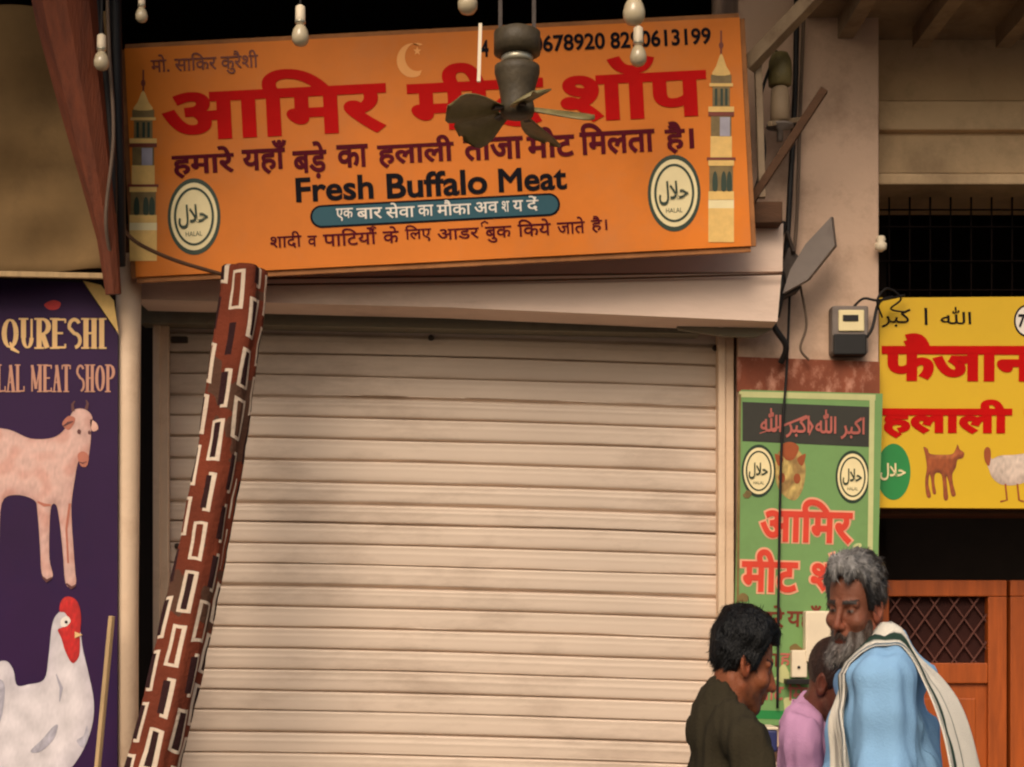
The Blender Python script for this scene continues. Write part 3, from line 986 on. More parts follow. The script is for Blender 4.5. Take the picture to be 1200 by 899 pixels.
S.poly(cat([(944, 532), (934, 538), (940, 546)]), M['goat'], 2)
S.ell(916, 560, 4, 6, M['goat'], 2); S.ell(934, 561, 4, 6, M['goat'], 2)
S.poly(cat([(914, 524), (925, 518), (936, 524), (930, 538), (920, 538)]), M['goat'], 2)
S.build('goat_picture', po)
def glow_text(t_, cx_, cy_, w_, h_, bold=.03):
    S.text(t_, cx_, cy_, w_ + 5, h_ + 5, M['pink_glow'], bold + .035, 1)
    S.text(t_, cx_, cy_, w_, h_, M['poster_red'], bold, 3)
glow_text('आिमर', 945, 611, 108, 52, .03)
glow_text('मीट', 902, 669, 66, 50, .03)
glow_text('शॉप', 983, 671, 66, 46, .03)
S.text('हमारे', 893, 724, 52, 30, M['brown_ink'], .018)
S.text('यहाँ', 942, 724, 40, 30, M['brown_ink'], .018)
S.text('बड़े का', 890, 772, 44, 26, M['brown_ink'], .018)
S.text('हलाली', 940, 772, 52, 24, M['dull_red'], .018)
S.text('मीट िमलता है', 940, 812, 104, 26, M['dull_red'], .018)
rp = random.Random(12)
for (wx, wy, wr, wm) in ((902, 752, 9, 'poster_edge'), (918, 792, 13, 'poster_edge'), (886, 806, 10, 'stone_green'), (932, 762, 8, 'stone_green'), (925, 826, 12, 'poster_edge'), (960, 838, 12, 'stone_green'), (900, 784, 6, 'brown_ink'), (1008, 700, 7, 'poster_edge'), (872, 700, 6, 'stone_green'), (1004, 640, 5, 'poster_edge'), (875, 580, 6, 'stone_green')):
    S.poly(cat([(wx + wr * rp.uniform(.5, 1.3) * math.cos(q * PI / 4), wy + wr * rp.uniform(.4, 1.1) * math.sin(q * PI / 4)) for q in range(8)], 3), M[wm], 2.4 + .01 * (wx % 7))
S.poly([(880, 832), (1012, 836), (1012, 846), (880, 842)], M['green_round'], 1)
S.build('lettering', po)
b = MB()
b.prism([P(864, 467, 5.972) + Vector((0, 0, .028)), P(1031, 478, 5.972) + Vector((0, 0, .03)), P(1031, 424, 5.972), P(864, 418, 5.972)], .02)
o = b.build('wooden_board', M['brown_board'], None, loc=P(946, 465, 5.98))
tag(o, 'rust brown faded board with pinkish stains fixed right above the green poster', 'board')
cable([P(926, 330, 5.93), P(922, 430, 5.945), P(916, 520, 5.945), P(913, 650, 5.945), P(911, 830, 5.945)], .005, 'thin dark cable hanging down over the green poster')

# meter, plate, cables on the pilaster
mt = thing('electric_meter', 'cream and black electric meter on the pilaster left of the yellow sign', 'electric meter', P(997, 414, 5.95))
b = MB(); b.pbox(975, 358, 1018, 414, 5.93, .07, .008); b.build('housing', M['grey_metal'], mt)
b = MB(); b.pbox(983, 363, 1013, 388, 5.922, .012, .004); b.build('face', M['cream_print'], mt)
b = MB(); b.pbox(988, 369, 1006, 376, 5.917, .006, .001); b.build('dial_window', M['black_plastic'], mt)
b = MB(); b.pbox(977, 391, 1016, 416, 5.915, .06, .006); b.build('terminal_cover', M['black_plastic'], mt)
cable([P(1012, 400, 5.94), P(1022, 385, 5.93), P(1030, 355, 5.95), P(1046, 348, 5.98)], .006, 'black wire looping from the meter up to the yellow sign')
cable([P(1000, 360, 5.94), P(1012, 350, 5.92), P(1030, 352, 5.92), P(1060, 346, 6.0)], .005, 'black wire arching over the top of the electric meter')
cable([P(1034, 372, 5.96), P(1028, 352, 5.9), P(1040, 338, 5.92), P(1056, 350, 5.95), P(1044, 362, 5.98), P(1062, 366, 6.0)], .004, 'curled black wire over the top left corner of the yellow sign')
cable([P(918, 262, 5.92), P(908, 300, 5.86), P(916, 330, 5.84), P(909, 372, 5.86)], .016, 'thick black cable bundle just left of the tilted metal box')
cable([P(880, 236, 5.72), P(896, 180, 5.74), P(890, 120, 5.74), P(910, 60, 5.8)], .006, 'dark wire drooping from the lamp housing beside the bracket')
pl = thing('metal_box', 'flat grey metal box hanging tilted among the cables on the pilaster', 'metal box', P(940, 345, 5.85))
b = MB(); b.prism([P(x, y, 5.8) for x, y in ((917, 344), (946, 328), (978, 288), (974, 254), (944, 286), (926, 316))], Vector((.02, .05, .01))); b.build('lid', M['grey_metal'], pl)
b = MB(); b.prism([P(x, y, 5.855) for x, y in ((914, 350), (938, 338), (936, 300), (924, 290), (915, 318))], .1); b.build('casing', M['iron'], pl)
b = MB(); b.bar(P(930, 296, 5.84), P(922, 272, 5.9), .012, .012); b.build('bracket', M['iron'], pl)
cable([P(934, -30, 5.93), P(932, 100, 5.93), P(926, 220, 5.93), P(921, 300, 5.93), P(912, 360, 5.93)], .011, 'thick dark cable running down the pilaster behind the tilted metal box')
cable([P(944, -30, 5.94), P(938, 120, 5.94), P(934, 250, 5.94), P(930, 300, 5.93)], .007, 'grey brown cable on the pilaster to the right of the thick dark one', M['grey_cable'])
cable([P(914, 330, 5.9), P(905, 375, 5.88), P(921, 405, 5.9), P(915, 425, 5.94)], .012, 'short thick black cable end dropping from the tilted metal box')
cable([P(938, 335, 5.9), P(945, 380, 5.92), P(938, 408, 5.93), P(948, 422, 5.94)], .005, 'thin brown wire curling below the tilted metal box', M['grey_cable'])

# bracket by the sign
br = thing('wall_bracket', 'angle iron bracket with crossed struts on the pilaster right of the orange sign', 'bracket', P(890, 236, 5.75))
b = MB(); b.bar(P(888, 70, 5.7), P(893, 232, 5.7), .026, .026, .003); b.build('upright', M['iron_pale'], br)
b = MB(); b.bar(P(880, 236, 5.7), P(966, 105, 5.66), .03, .03, .003); b.build('strut', M['wood_dark'], br)
b = MB(); b.bar(P(876, 78, 5.68), P(972, -22, 5.5), .05, .05, .003); b.build('strut', M['iron_pale'], br)
b = MB(); b.bar(P(902, 145, 5.72), P(940, 140, 5.9), .018, .018, .002); b.build('arm', M['iron_pale'], br)
lp = thing('wall_lamp', 'old grey green lamp housing held on the bracket beside the orange sign', 'lamp', P(914, 165, 5.78))
c0 = P(914, 100, 5.78)
b = MB(); b.lathe(c0, [(.012, .125), (.03, .118), (.042, .09), (.046, .04), (.043, .0), (.03, -.006)], 20); b.build('dome', M['fan_metal'], lp, True)
b = MB(); b.lathe(c0, [(.026, -.008), (.034, -.02), (.036, -.08), (.036, -.13), (.024, -.14)], 20); b.build('housing', M['iron_pale'], lp, True)
b = MB(); b.lathe(c0, [(.02, -.141), (.05, -.15), (.052, -.157), (.012, -.17), (.012, -.21)], 20); b.build('flange', M['grey_metal'], lp, True)
ins = MB()
ins.lathe(P(1032, 286, 5.95), [(.008, -.03), (.022, -.02), (.024, 0), (.014, .008), (.02, .016), (.014, .03)], 16)
o = ins.build('insulator', M['white_plastic'], None, True, loc=P(1032, 292, 5.95))
tag(o, 'small white porcelain knob on the pilaster corner by the window grille', 'insulator')

# ------------------------------------------------------------------ neighbouring shop at right
nb = thing('neighbour_building', 'beige neighbouring shop with barred window and dark doorway, right edge', 'building', (2.4, 6.4, 0.24))
b = MB()
b.pbox(1029.5, -40, 1700, 118, 6.22, .4)
b.pbox(1029.5, 118, 1700, 152, 6.16, .4, .006)
b.pbox(1029.5, 152, 1700, 203, 6.2, .4, .004)
b.pbox(1029.5, 203, 1700, 216, 6.12, .45, .006)
b.build('lintel', M['beige_wall'], nb)
b = MB()
b.pbox(1500, 216, 1900, 1300, 6.25, .4)
b.build('wall', M['beige_wall'], nb)
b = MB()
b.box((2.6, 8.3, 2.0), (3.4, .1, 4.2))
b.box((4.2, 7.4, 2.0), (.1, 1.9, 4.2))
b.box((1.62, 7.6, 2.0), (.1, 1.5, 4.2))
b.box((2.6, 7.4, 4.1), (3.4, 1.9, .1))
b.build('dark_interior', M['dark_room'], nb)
b = MB()
b.pbox(1029.5, 593, 1700, 603, 6.14, .2, .004)
b.build('sign_beam', M['wood_dark'], nb)
b = MB()
b.box((2.3, 5.75, 3.98), (2.3, 1.0, .1))
for x in (1.3, 1.62, 1.95, 2.35, 2.8):
    b.bar((x, 6.1, 3.89), (x + .02, 5.28, 3.89), .06, .08)
b.build('canopy_roof', M['iron_pale'], nb)
gr = MB()
for x in range(1042, 1480, 24):
    gr.bar(P(x, 196, 6.3), P(x, 600, 6.3), .006, .006)
for y in (246, 266, 306, 340, 400, 470, 540):
    gr.bar(P(1030, y, 6.292), P(1500, y, 6.292), .008, .005)
gr.build('window_grille', M['grille'], nb)

ys = thing('shop_sign', 'yellow sign board with red Hindi lettering, goat and hen, over the dark doorway', 'sign', P(1200, 594, 6.05))
S = Sign(1230, 471, 6.04, -.3)
b = MB(); b.prism([P(1030.5, 595, 6.04), P(1430, 597, 6.04), P(1430, 346, 6.04), P(1030.5, 349, 6.04)], .04); b.build('board', M['yellow'], ys)
S.text('ﺮﺒﻛ', 1050, 373, 34, 22, M['ink'], .01)
S.text('ﺍ', 1085, 371, 4, 20, M['ink'], .01)
S.text('ﷲ', 1120, 370, 36, 20, M['ink'], .01)
S.text('फैजान', 1124, 419, 180, 56, M['red'], .045)
S.stroke([(1033, 410), (1216, 410)], 9, M['red'], 3)
S.text('हलाली', 1108, 491, 152, 46, M['red'], .045)
S.stroke([(1033, 483), (1186, 483)], 8, M['red'], 3)
S.text('मीट', 1236, 490, 72, 46, M['red'], .045)
S.build('lettering', ys)
S.ell(1204, 376, 16, 19, M['white_print'], 1); S.ring(1204, 376, 16, 19, 2, M['ink'], 2)
S.text('786', 1205, 376, 24, 16, M['ink'], .03, 3)
S.build('round_mark', ys)
S.ell(1047, 553, 20, 33, M['green_round'], 1); S.text('ﻝﻼﺣ', 1046, 553, 30, 20, M['cream_print'], .02, 2)
S.build('emblem', ys)
S.picture(cat([(1084, 532), (1082, 524), (1087, 526), (1090, 532), (1105, 533), (1116, 532), (1120, 526), (1122, 521), (1125, 527), (1130, 531), (1128, 537), (1122, 539), (1120, 548), (1116, 556), (1117, 568), (1120, 580), (1115, 581), (1112, 566), (1109, 558), (1110, 572), (1111, 585), (1106, 585), (1105, 570), (1103, 556), (1096, 555), (1095, 566), (1097, 578), (1093, 578), (1091, 562), (1089, 556), (1088, 568), (1091, 582), (1086, 582), (1084, 564), (1086, 548)], 3), (150, 74, 34), (70, 30, 16), (196, 120, 70), soft=5, step=1.6, seed=3.0, grain=.25)
S.build('goat_picture', ys)
S.picture(cat([(1155, 530), (1158, 527), (1161, 530), (1162, 538), (1172, 534), (1190, 533), (1205, 530), (1216, 522), (1220, 530), (1216, 548), (1206, 562), (1192, 568), (1174, 568), (1163, 560), (1158, 548), (1155, 540)], 4), (204, 182, 166), (140, 112, 100), (232, 216, 200), soft=10, step=1.8, seed=4.0, grain=.25)
S.poly(cat([(1153, 529), (1156, 524), (1160, 526), (1161, 534), (1159, 546), (1154, 540)]), M['goat'], 2)
S.stroke([(1178, 567), (1180, 586), (1172, 588)], 2.2, M['goat'], 1.5); S.stroke([(1192, 567), (1194, 586), (1200, 588)], 2.2, M['goat'], 1.5)
S.build('hen_picture', ys)

def door_leaf(xa, xb, label):
    d = thing('door', label, 'door', P((xa + xb) / 2, 1240, 6.4), 'doors of the neighbouring shop')
    Y = 6.38
    b = MB()
    b.pbox(xa, 680, xb, 699, Y, .05, .004)
    b.pbox(xa, 699.3, xa + 20, 1225, Y, .05, .004); b.pbox(xb - 22, 699.3, xb, 1225, Y, .05, .004)
    b.pbox(xa + 20.3, 777, xb - 22.3, 801, Y + .002, .046, .004)
    b.pbox(xa + 20.3, 1200, xb - 22.3, 1225, Y + .002, .046, .004)
    b.build('frame', M['wood_door'], d)
    b = MB()
    b.pbox(xa + 18, 801.5, xb - 20, 1199, Y + .022, .016)
    b.pbox(xa + 34, 818, xb - 36, 1180, Y + .014, .012, .006)
    b.build('panel', M['wood_door'], d)
    b = MB()
    x0_, x1_, y0_, y1_ = xa + 20, xb - 22, 699, 777
    st = 23
    for k in range(-8, 12):
        for sgn in (1, -1):
            # diagonal y = y0 + sgn*(x - c)
            c = x0_ + k * st if sgn > 0 else x0_ + k * st
            pts = []
            for t in (0, 1):
                yy = y0_ + t * (y1_ - y0_)
                xx = c + (yy - y0_) * .72 * sgn + (0 if sgn > 0 else 60)
                pts.append([xx, yy])
            (xa_, ya_), (xb_, yb_) = pts
            f = lambda x: ya_ + (x - xa_) / (xb_ - xa_) * (yb_ - ya_)
            lo, hi = max(min(xa_, xb_), x0_), min(max(xa_, xb_), x1_)
            if hi - lo < 3: continue
            b.bar(P(lo, f(lo), Y + .026 + (.007 if sgn > 0 else 0)), P(hi, f(hi), Y + .026 + (.007 if sgn > 0 else 0)), .008, .006)
    b.build('lattice', M['lattice'], d)
    b = MB(); b.pbox(xa + 19, 698, xb - 21, 778, Y + .046, .004); b.build('mesh_backing', M['backing'], d)
    return d
door_leaf(1022, 1180, 'orange brown wooden door leaf with diamond lattice, behind the grey haired man')
door_leaf(1184, 1342, 'orange brown wooden door leaf cut off by the right edge of the photo')

# ------------------------------------------------------------------ white switch box, shelf things behind the men
sb = thing('switch_box', 'white plastic switch box on the lower part of the green poster', 'switch box', P(955, 790, 5.93))
b = MB(); b.pbox(944, 716, 986, 776, 5.9, .06, .006); b.build('box', M['white_plastic'], sb)
b = MB(); b.pbox(928, 762, 946, 794, 5.905, .04, .004); b.build('socket_plate', M['white_plastic'], sb)
b = MB(); b.lathe(P(936, 782, 5.905), [(.006, 0), (.006, .004), (.003, .005)], 10, Vector((0, -1, 0))); b.build('socket_hole', M['black_plastic'], sb)
b = MB(); b.pbox(922, 796, 952, 802, 5.88, .07, .002); b.build('ledge', M['black_plastic'], sb)
tb = thing('wooden_table', 'dark wooden table standing against the pilaster behind the men', 'table', P(925, 1260, 5.6))
zt = P(0, 880, 5.6).z
xa, xb = P(885, 0, 5.6).x, P(1015, 0, 5.6).x
b = MB(); b.box(((xa + xb) / 2, 5.65, zt - .015), (xb - xa, .36, .03), bev=.004); b.build('tabletop', M['wood_dark'], tb)
for x_ in (xa + .03, xb - .03):
    for y_ in (5.5, 5.8):
        b = MB(); b.box((x_, y_, (zt - .03 + .24) / 2 - .0), (.035, .035, zt - .03 - .24), bev=.003); b.build('leg', M['wood_dark'], tb)
cr = thing('plastic_box', 'navy blue plastic box on the table between the young man and the mauve shirt', 'box', P(895, 880, 5.6))
b = MB(); b.box((P(896, 0, 5.6).x, 5.62, zt + .04), (.075, .16, .08), bev=.008); b.build('body', M['blue_plastic'], cr)
b = MB(); b.box((P(896, 0, 5.6).x, 5.62, zt + .0855), (.079, .166, .01), bev=.003); b.build('lid', M['white_plastic'], cr)

# ------------------------------------------------------------------ bulbs and fan under the canopy
def bulb(px, py, Y, label, sc=1.0, cfl=False):
    t = thing('light_bulb', label, 'bulb', P(px, py, Y), 'bulbs hanging under the canopy')
    c = P(px, py, Y)
    b = MB(); b.lathe(c, [(.010 * sc, .045 * sc), (.02 * sc, .04 * sc), (.03 * sc, .022 * sc), (.036 * sc, -.002 * sc), (.034 * sc, -.022 * sc), (.024 * sc, -.036 * sc), (.008 * sc, -.043 * sc)], 20); b.build('globe', M['bulb'], t, True)
    b = MB(); b.lathe(c, [(.012 * sc, .125 * sc), (.02 * sc, .118 * sc), (.021 * sc, .07 * sc), (.017 * sc, .045 * sc)], 16); b.build('holder', M['white_plastic'], t, True)
    b = MB(); b.lathe(c, [(.0135 * sc, .062 * sc), (.0225 * sc, .06 * sc), (.0225 * sc, .052 * sc), (.0135 * sc, .05 * sc)], 16); b.build('collar_ring', M['pewter'], t, True)
    b = MB(); b.tube([c + Vector((0, 0, .12 * sc)), c + Vector((.004, 0, .4)), Vector((c.x, c.y, 4.4))], .004, 6); b.build('cord', M['black_rubber'], t)
    return t
bulb(352, 42, 4.95, 'unlit globe bulb in a white holder above the left part of the orange sign', 0.78)
bulb(548, 3, 4.9, 'unlit bulb at the top edge left of the fan', 0.9)
bulb(743, 14, 4.9, 'unlit white bulb at the top edge right of the fan', 1.0)
bulb(119, 72, 5.0, 'pale bulb hanging beside the leaning timber at upper left', 0.7)
bulb(748, 66, 5.2, 'small dusty bulb hanging low over the phone number on the orange sign', 0.8)
bulb(166, 18, 5.0, 'tiny unlit bulb in the dark above the left end of the orange sign', 0.55)

fan = thing('ceiling_fan', 'small dusty olive fan hanging in front of the orange sign', 'fan', P(605, 132, 4.75))
hb = P(606, 128, 4.75)
b = MB(); b.lathe(hb, [(.022, -.03), (.05, -.02), (.055, .0), (.05, .025), (.058, .07), (.07, .11), (.07, .13), (.03, .14)], 24); b.build('motor', M['fan_dark'], fan, True)
b = MB(); b.lathe(hb, [(.045, .1415), (.05, .146), (.05, .16), (.045, .164)], 24); b.build('band', M['pewter'], fan, True)
b = MB(); b.lathe(hb, [(.05, .166), (.072, .172), (.072, .235), (.04, .25), (.012, .26)], 24); b.build('canopy_cup', M['fan_dark'], fan, True)
for dx in (-.052, .052):
    b = MB(); b.bar(hb + Vector((dx, 0, .2)), Vector((hb.x + dx, hb.y, 4.5)), .012, .012); b.build('hanger_rod', M['iron'], fan)
for k in range(5):
    az = math.radians(-6 + 72 * k)
    d = Vector((math.cos(az), math.sin(az), 0)); s_ = Vector((-math.sin(az), math.cos(az), 0))
    pit = math.radians(24)
    s2 = s_ * math.cos(pit) + Vector((0, 0, 1)) * math.sin(pit)
    nrm = d.cross(s2)
    me = bpy.data.meshes.new('blade')
    vs, fs = [], []
    NU, NV = 12, 6
    for q in (0, 1):
        for i in range(NU + 1):
            t = i / NU
            rr = .055 + .185 * t
            hw = .018 + .048 * math.sin(min(1, t * 1.25) * PI / 2) ** 1.3
            if t > .8: hw *= math.sqrt(max(0.02, 1 - ((t - .8) / .2) ** 2)) * .98 + .02
            for j in range(NV + 1):
                v = j / NV * 2 - 1
                vs.append(tuple(hb + d * rr + s2 * hw * v + nrm * (.010 * (1 - v * v) + (.0035 if q else 0)) + Vector((0, 0, -.01 - .03 * t))))
    off = (NU + 1) * (NV + 1)
    for i in range(NU):
        for j in range(NV):
            a = i * (NV + 1) + j
            fs.append((a, a + 1, a + NV + 2, a + NV + 1)); fs.append((off + a, off + a + NV + 1, off + a + NV + 2, off + a + 1))
    for i in range(NU):
        for j in (0, NV):
            a, c = i * (NV + 1) + j, (i + 1) * (NV + 1) + j
            fs.append((a, c, off + c, off + a))
    for i in (0, NU):
        for j in range(NV):
            a = i * (NV + 1) + j
            fs.append((a, a + 1, off + a + 1, off + a))
    me.from_pydata(vs, [], fs)
    bl = link('blade', me, M['fan_metal'], fan, True)
    b = MB(); b.bar(hb + d * .03, hb + d * .085 + Vector((0, 0, -.012)), .022, .006); b.build('blade_arm', M['iron'], bl)
o = MB().bar(P(563, 28, 4.9), P(561, 96, 4.9), .011, .011).build('tube_pole', M['white_plastic'], None, loc=P(561, 96, 4.9))
tag(o, 'thin white rod hanging just left of the fan', 'rod')

# ------------------------------------------------------------------ people: bodies, hair and clothes grown from distance fields
def surface_nets(F, ax, ay, az):
    nx, ny, nz = F.shape
    I = F < 0
    c = np.zeros((nx - 1, ny - 1, nz - 1), np.int8)
    for dx in (0, 1):
        for dy in (0, 1):
            for dz in (0, 1):
                c += I[dx:nx - 1 + dx, dy:ny - 1 + dy, dz:nz - 1 + dz]
    act = (c > 0) & (c < 8)
    idx = np.argwhere(act)
    ids = np.full(act.shape, -1, np.int32)
    ids[act] = np.arange(len(idx))
    offs = [(a, b_, d) for a in (0, 1) for b_ in (0, 1) for d in (0, 1)]
    V = {o: F[idx[:, 0] + o[0], idx[:, 1] + o[1], idx[:, 2] + o[2]] for o in offs}
    acc = np.zeros((len(idx), 3)); cnt = np.zeros(len(idx))
    A = (ax, ay, az)
    for o in offs:
        for d in range(3):
            if o[d] == 0:
                q = list(o); q[d] = 1; q = tuple(q)
                a, b_ = V[o], V[q]
                m = (a < 0) != (b_ < 0)
                t = np.where(m, a / (a - b_ + 1e-12), 0)
                for e in range(3):
                    base = A[e][idx[:, e] + o[e]]
                    if e == d:
                        base = base + t * (A[e][idx[:, e] + 1] - A[e][idx[:, e]])
                    acc[:, e] += np.where(m, base, 0)
                cnt += m
    v = acc / cnt[:, None]
    quads = []
    for d in range(3):
        e, f = (d + 1) % 3, (d + 2) % 3
        s0 = [slice(None)] * 3; s1 = [slice(None)] * 3
        s0[d] = slice(0, -1); s1[d] = slice(1, None)
        a, b_ = I[tuple(s0)], I[tuple(s1)]
        ch = np.argwhere(a != b_)
        ok = (ch[:, e] > 0) & (ch[:, f] > 0) & (ch[:, e] < F.shape[e] - 1) & (ch[:, f] < F.shape[f] - 1)
        ch = ch[ok]
        def g(de, df):
            k = ch.copy(); k[:, e] -= de; k[:, f] -= df
            return ids[k[:, 0], k[:, 1], k[:, 2]]
        q = np.stack([g(1, 1), g(0, 1), g(0, 0), g(1, 0)], 1)
        flip = ~a[ch[:, 0], ch[:, 1], ch[:, 2]]
        q[flip] = q[flip][:, ::-1]
        quads.append(q)
    return v, np.concatenate(quads)

def axis(lo, hi, step, fine):
    """grid lines from lo to hi, finer inside the (a, b, step) ranges"""
    pts = [lo]
    while pts[-1] < hi:
        p_ = pts[-1]
        st = step
        for (a, b_, s_) in fine:
            if a - step * .5 <= p_ <= b_:
                st = min(st, s_)
        pts.append(p_ + st)
    return np.array(pts, np.float32)

def smin(a, b_, k):
    h = np.clip(.5 + .5 * (b_ - a) / k, 0, 1)
    return b_ + (a - b_) * h - k * h * (1 - h)
def smax(a, b_, k):
    return -smin(-a, -b_, k)
def ell_(x, y, z, c, r):
    px, py, pz = (x - c[0]) / r[0], (y - c[1]) / r[1], (z - c[2]) / r[2]
    k0 = np.sqrt(px * px + py * py + pz * pz)
    k1 = np.sqrt((px / r[0]) ** 2 + (py / r[1]) ** 2 + (pz / r[2]) ** 2) + 1e-9
    return k0 * (k0 - 1) / k1
def cap_(x, y, z, a, b_, r0, r1, flat=None):
    a, b_ = np.array(a, float), np.array(b_, float)
    d = b_ - a
    L2 = float(d @ d) + 1e-12
    qx, qy, qz = x - a[0], y - a[1], z - a[2]
    t = np.clip((qx * d[0] + qy * d[1] + qz * d[2]) / L2, 0, 1)
    return np.sqrt((qx - t * d[0]) ** 2 + (qy - t * d[1]) ** 2 + (qz - t * d[2]) ** 2) - (r0 + (r1 - r0) * t)

class Field:
    def __init__(s, ax, ay, az):
        s.a = (ax, ay, az)
        s.F = np.full((len(ax), len(ay), len(az)), 1.0, np.float32)
    def sub(s, lo, hi):
        sl = tuple(slice(max(0, int(np.searchsorted(s.a[i], lo[i])) - 1), int(np.searchsorted(s.a[i], hi[i])) + 1) for i in range(3))
        x = s.a[0][sl[0]][:, None, None]; y = s.a[1][sl[1]][None, :, None]; z = s.a[2][sl[2]][None, None, :]
        return sl, x, y, z
    def cap(s, a, b_, r0, r1, k=.02, m=.09):
        lo = [min(a[i], b_[i]) - max(r0, r1) - m for i in range(3)]; hi = [max(a[i], b_[i]) + max(r0, r1) + m for i in range(3)]
        sl, x, y, z = s.sub(lo, hi)
        s.F[sl] = smin(s.F[sl], cap_(x, y, z, a, b_, r0, r1), k)
    def ell(s, c, r, k=.03, R=None, m=.09):
        q = max(r) + m
        sl, x, y, z = s.sub([c[i] - q for i in range(3)], [c[i] + q for i in range(3)])
        if R is not None:      # R: rows are the ellipsoid's axes
            dx, dy, dz = x - c[0], y - c[1], z - c[2]
            u, v, w_ = (R[i][0] * dx + R[i][1] * dy + R[i][2] * dz for i in range(3))
            s.F[sl] = smin(s.F[sl], ell_(u, v, w_, (0, 0, 0), r), k)
        else:
            s.F[sl] = smin(s.F[sl], ell_(x, y, z, c, r), k)

def rotm(yaw, pitch=0, roll=0):
    return np.array(Matrix.Rotation(yaw, 3, 'Z') @ Matrix.Rotation(pitch, 3, 'Y') @ Matrix.Rotation(roll, 3, 'X'))

def head_sdf(x, y, z, p):
    nose, jaw = p.get('nose', 1.0), p.get('jaw', 1.0)
    d = ell_(x, y, z, (-.014, 0, .03), (.098, .077, .085))
    d = smin(d, ell_(x, y, z, (.028, 0, -.048), (.058, .056 * jaw, .07)), .03)
    d = smin(d, cap_(x, y, z, (.066, -.008, -.103), (.066, .008, -.103), .016, .016), .022)
    for s_ in (-1, 1):
        d = smin(d, cap_(x, y, z, (-.002, s_ * .052 * jaw, -.062), (.056, s_ * .02, -.1), .015, .014), .025)
        d = smin(d, ell_(x, y, z, (.056, s_ * .043, -.03), (.028, .024, .02)), .022)
        d = smin(d, cap_(x, y, z, (.081, s_ * .014, .016), (.067, s_ * .048, .013), .0105, .009), .010)
    for s_ in (-1, 1):
        d = smax(d, -ell_(x, y, z, (.094, s_ * .032, -.002), (.02, .019, .0125)), .012)
        d = smin(d, ell_(x, y, z, (.0675, s_ * .0325, -.003), (.0135, .0145, .0125)), .004)
    d = smin(d, cap_(x, y, z, (.083, 0, .008), (.105 * 1 + .004 * nose, 0, -.036), .0085, .0125 * nose), .012)
    for s_ in (-1, 1):
        d = smin(d, ell_(x, y, z, (.094, s_ * .0125, -.041), (.012, .0085, .0085)), .008)
    d = smin(d, ell_(x, y, z, (.084, 0, -.062), (.012, .024, .014)), .014)
    d = smin(d, cap_(x, y, z, (.085, -.016, -.070), (.085, .016, -.070), .0062, .0062), .006)
    d = smin(d, cap_(x, y, z, (.082, -.015, -.081), (.082, .015, -.081), .0068, .0068), .006)
    d = smax(d, -cap_(x, y, z, (.094, -.022, -.0755), (.094, .022, -.0755), .0035, .0035), .004)
    for s_ in (-1, 1):
        cx, cy, cz = -.012, s_ * .079, -.012
        # ear: tilted flat shell with a hollow
        u = (x - cx) * math.cos(.25) + (z - cz) * math.sin(.25); w_ = -(x - cx) * math.sin(.25) + (z - cz) * math.cos(.25)
        yy = (y - cy) - s_ * (-.35 * u)
        e = ell_(u, yy, w_, (0, 0, 0), (.019, .0095, .032))
        e = smax(e, -ell_(u, yy, w_, (.003, s_ * .009, .003), (.011, .008, .02)), .004)
        d = smin(d, e, .007)
    return d

def vnoise(v, f, seed=0.0):
    return np.array([mnoise.noise(Vector((p_[0] * f[0] + seed, p_[1] * f[1] + seed * 1.7, p_[2] * f[2]))) for p_ in v])

def field_noise(x, y, z, seed, f, n=5):
    """cheap smooth noise as a sum of random plane waves"""
    r_ = np.random.RandomState(seed)
    out = 0
    for i in range(n):
        k = r_.normal(size=3) * np.array(f)
        out = out + np.sin(k[0] * x + k[1] * y + k[2] * z + r_.uniform(0, 6.28))
    return out / n

def mesh_from(name, v, q, mats, parent, colors=None):
    me = bpy.data.meshes.new(name)
    me.vertices.add(len(v)); me.vertices.foreach_set('co', np.asarray(v, np.float32).ravel())
    me.loops.add(len(q) * 4); me.loops.foreach_set('vertex_index', q.ravel().astype(np.int32))
    me.polygons.add(len(q)); me.polygons.foreach_set('loop_start', np.arange(0, len(q) * 4, 4, dtype=np.int32))
    me.update(calc_edges=True)
    me.validate()
    me.polygons.foreach_set('use_smooth', [True] * len(me.polygons))
    if colors is not None:
        ca = me.color_attributes.new('Col', 'FLOAT_COLOR', 'POINT')
        c4 = np.ones((len(v), 4), np.float32); c4[:, :3] = colors
        ca.data.foreach_set('color', c4.ravel())
    o = bpy.data.objects.new(name, me)
    COL.objects.link(o)
    o.parent = parent
    for m in (mats if isinstance(mats, (list, tuple)) else [mats]):
        me.materials.append(m)
    return o

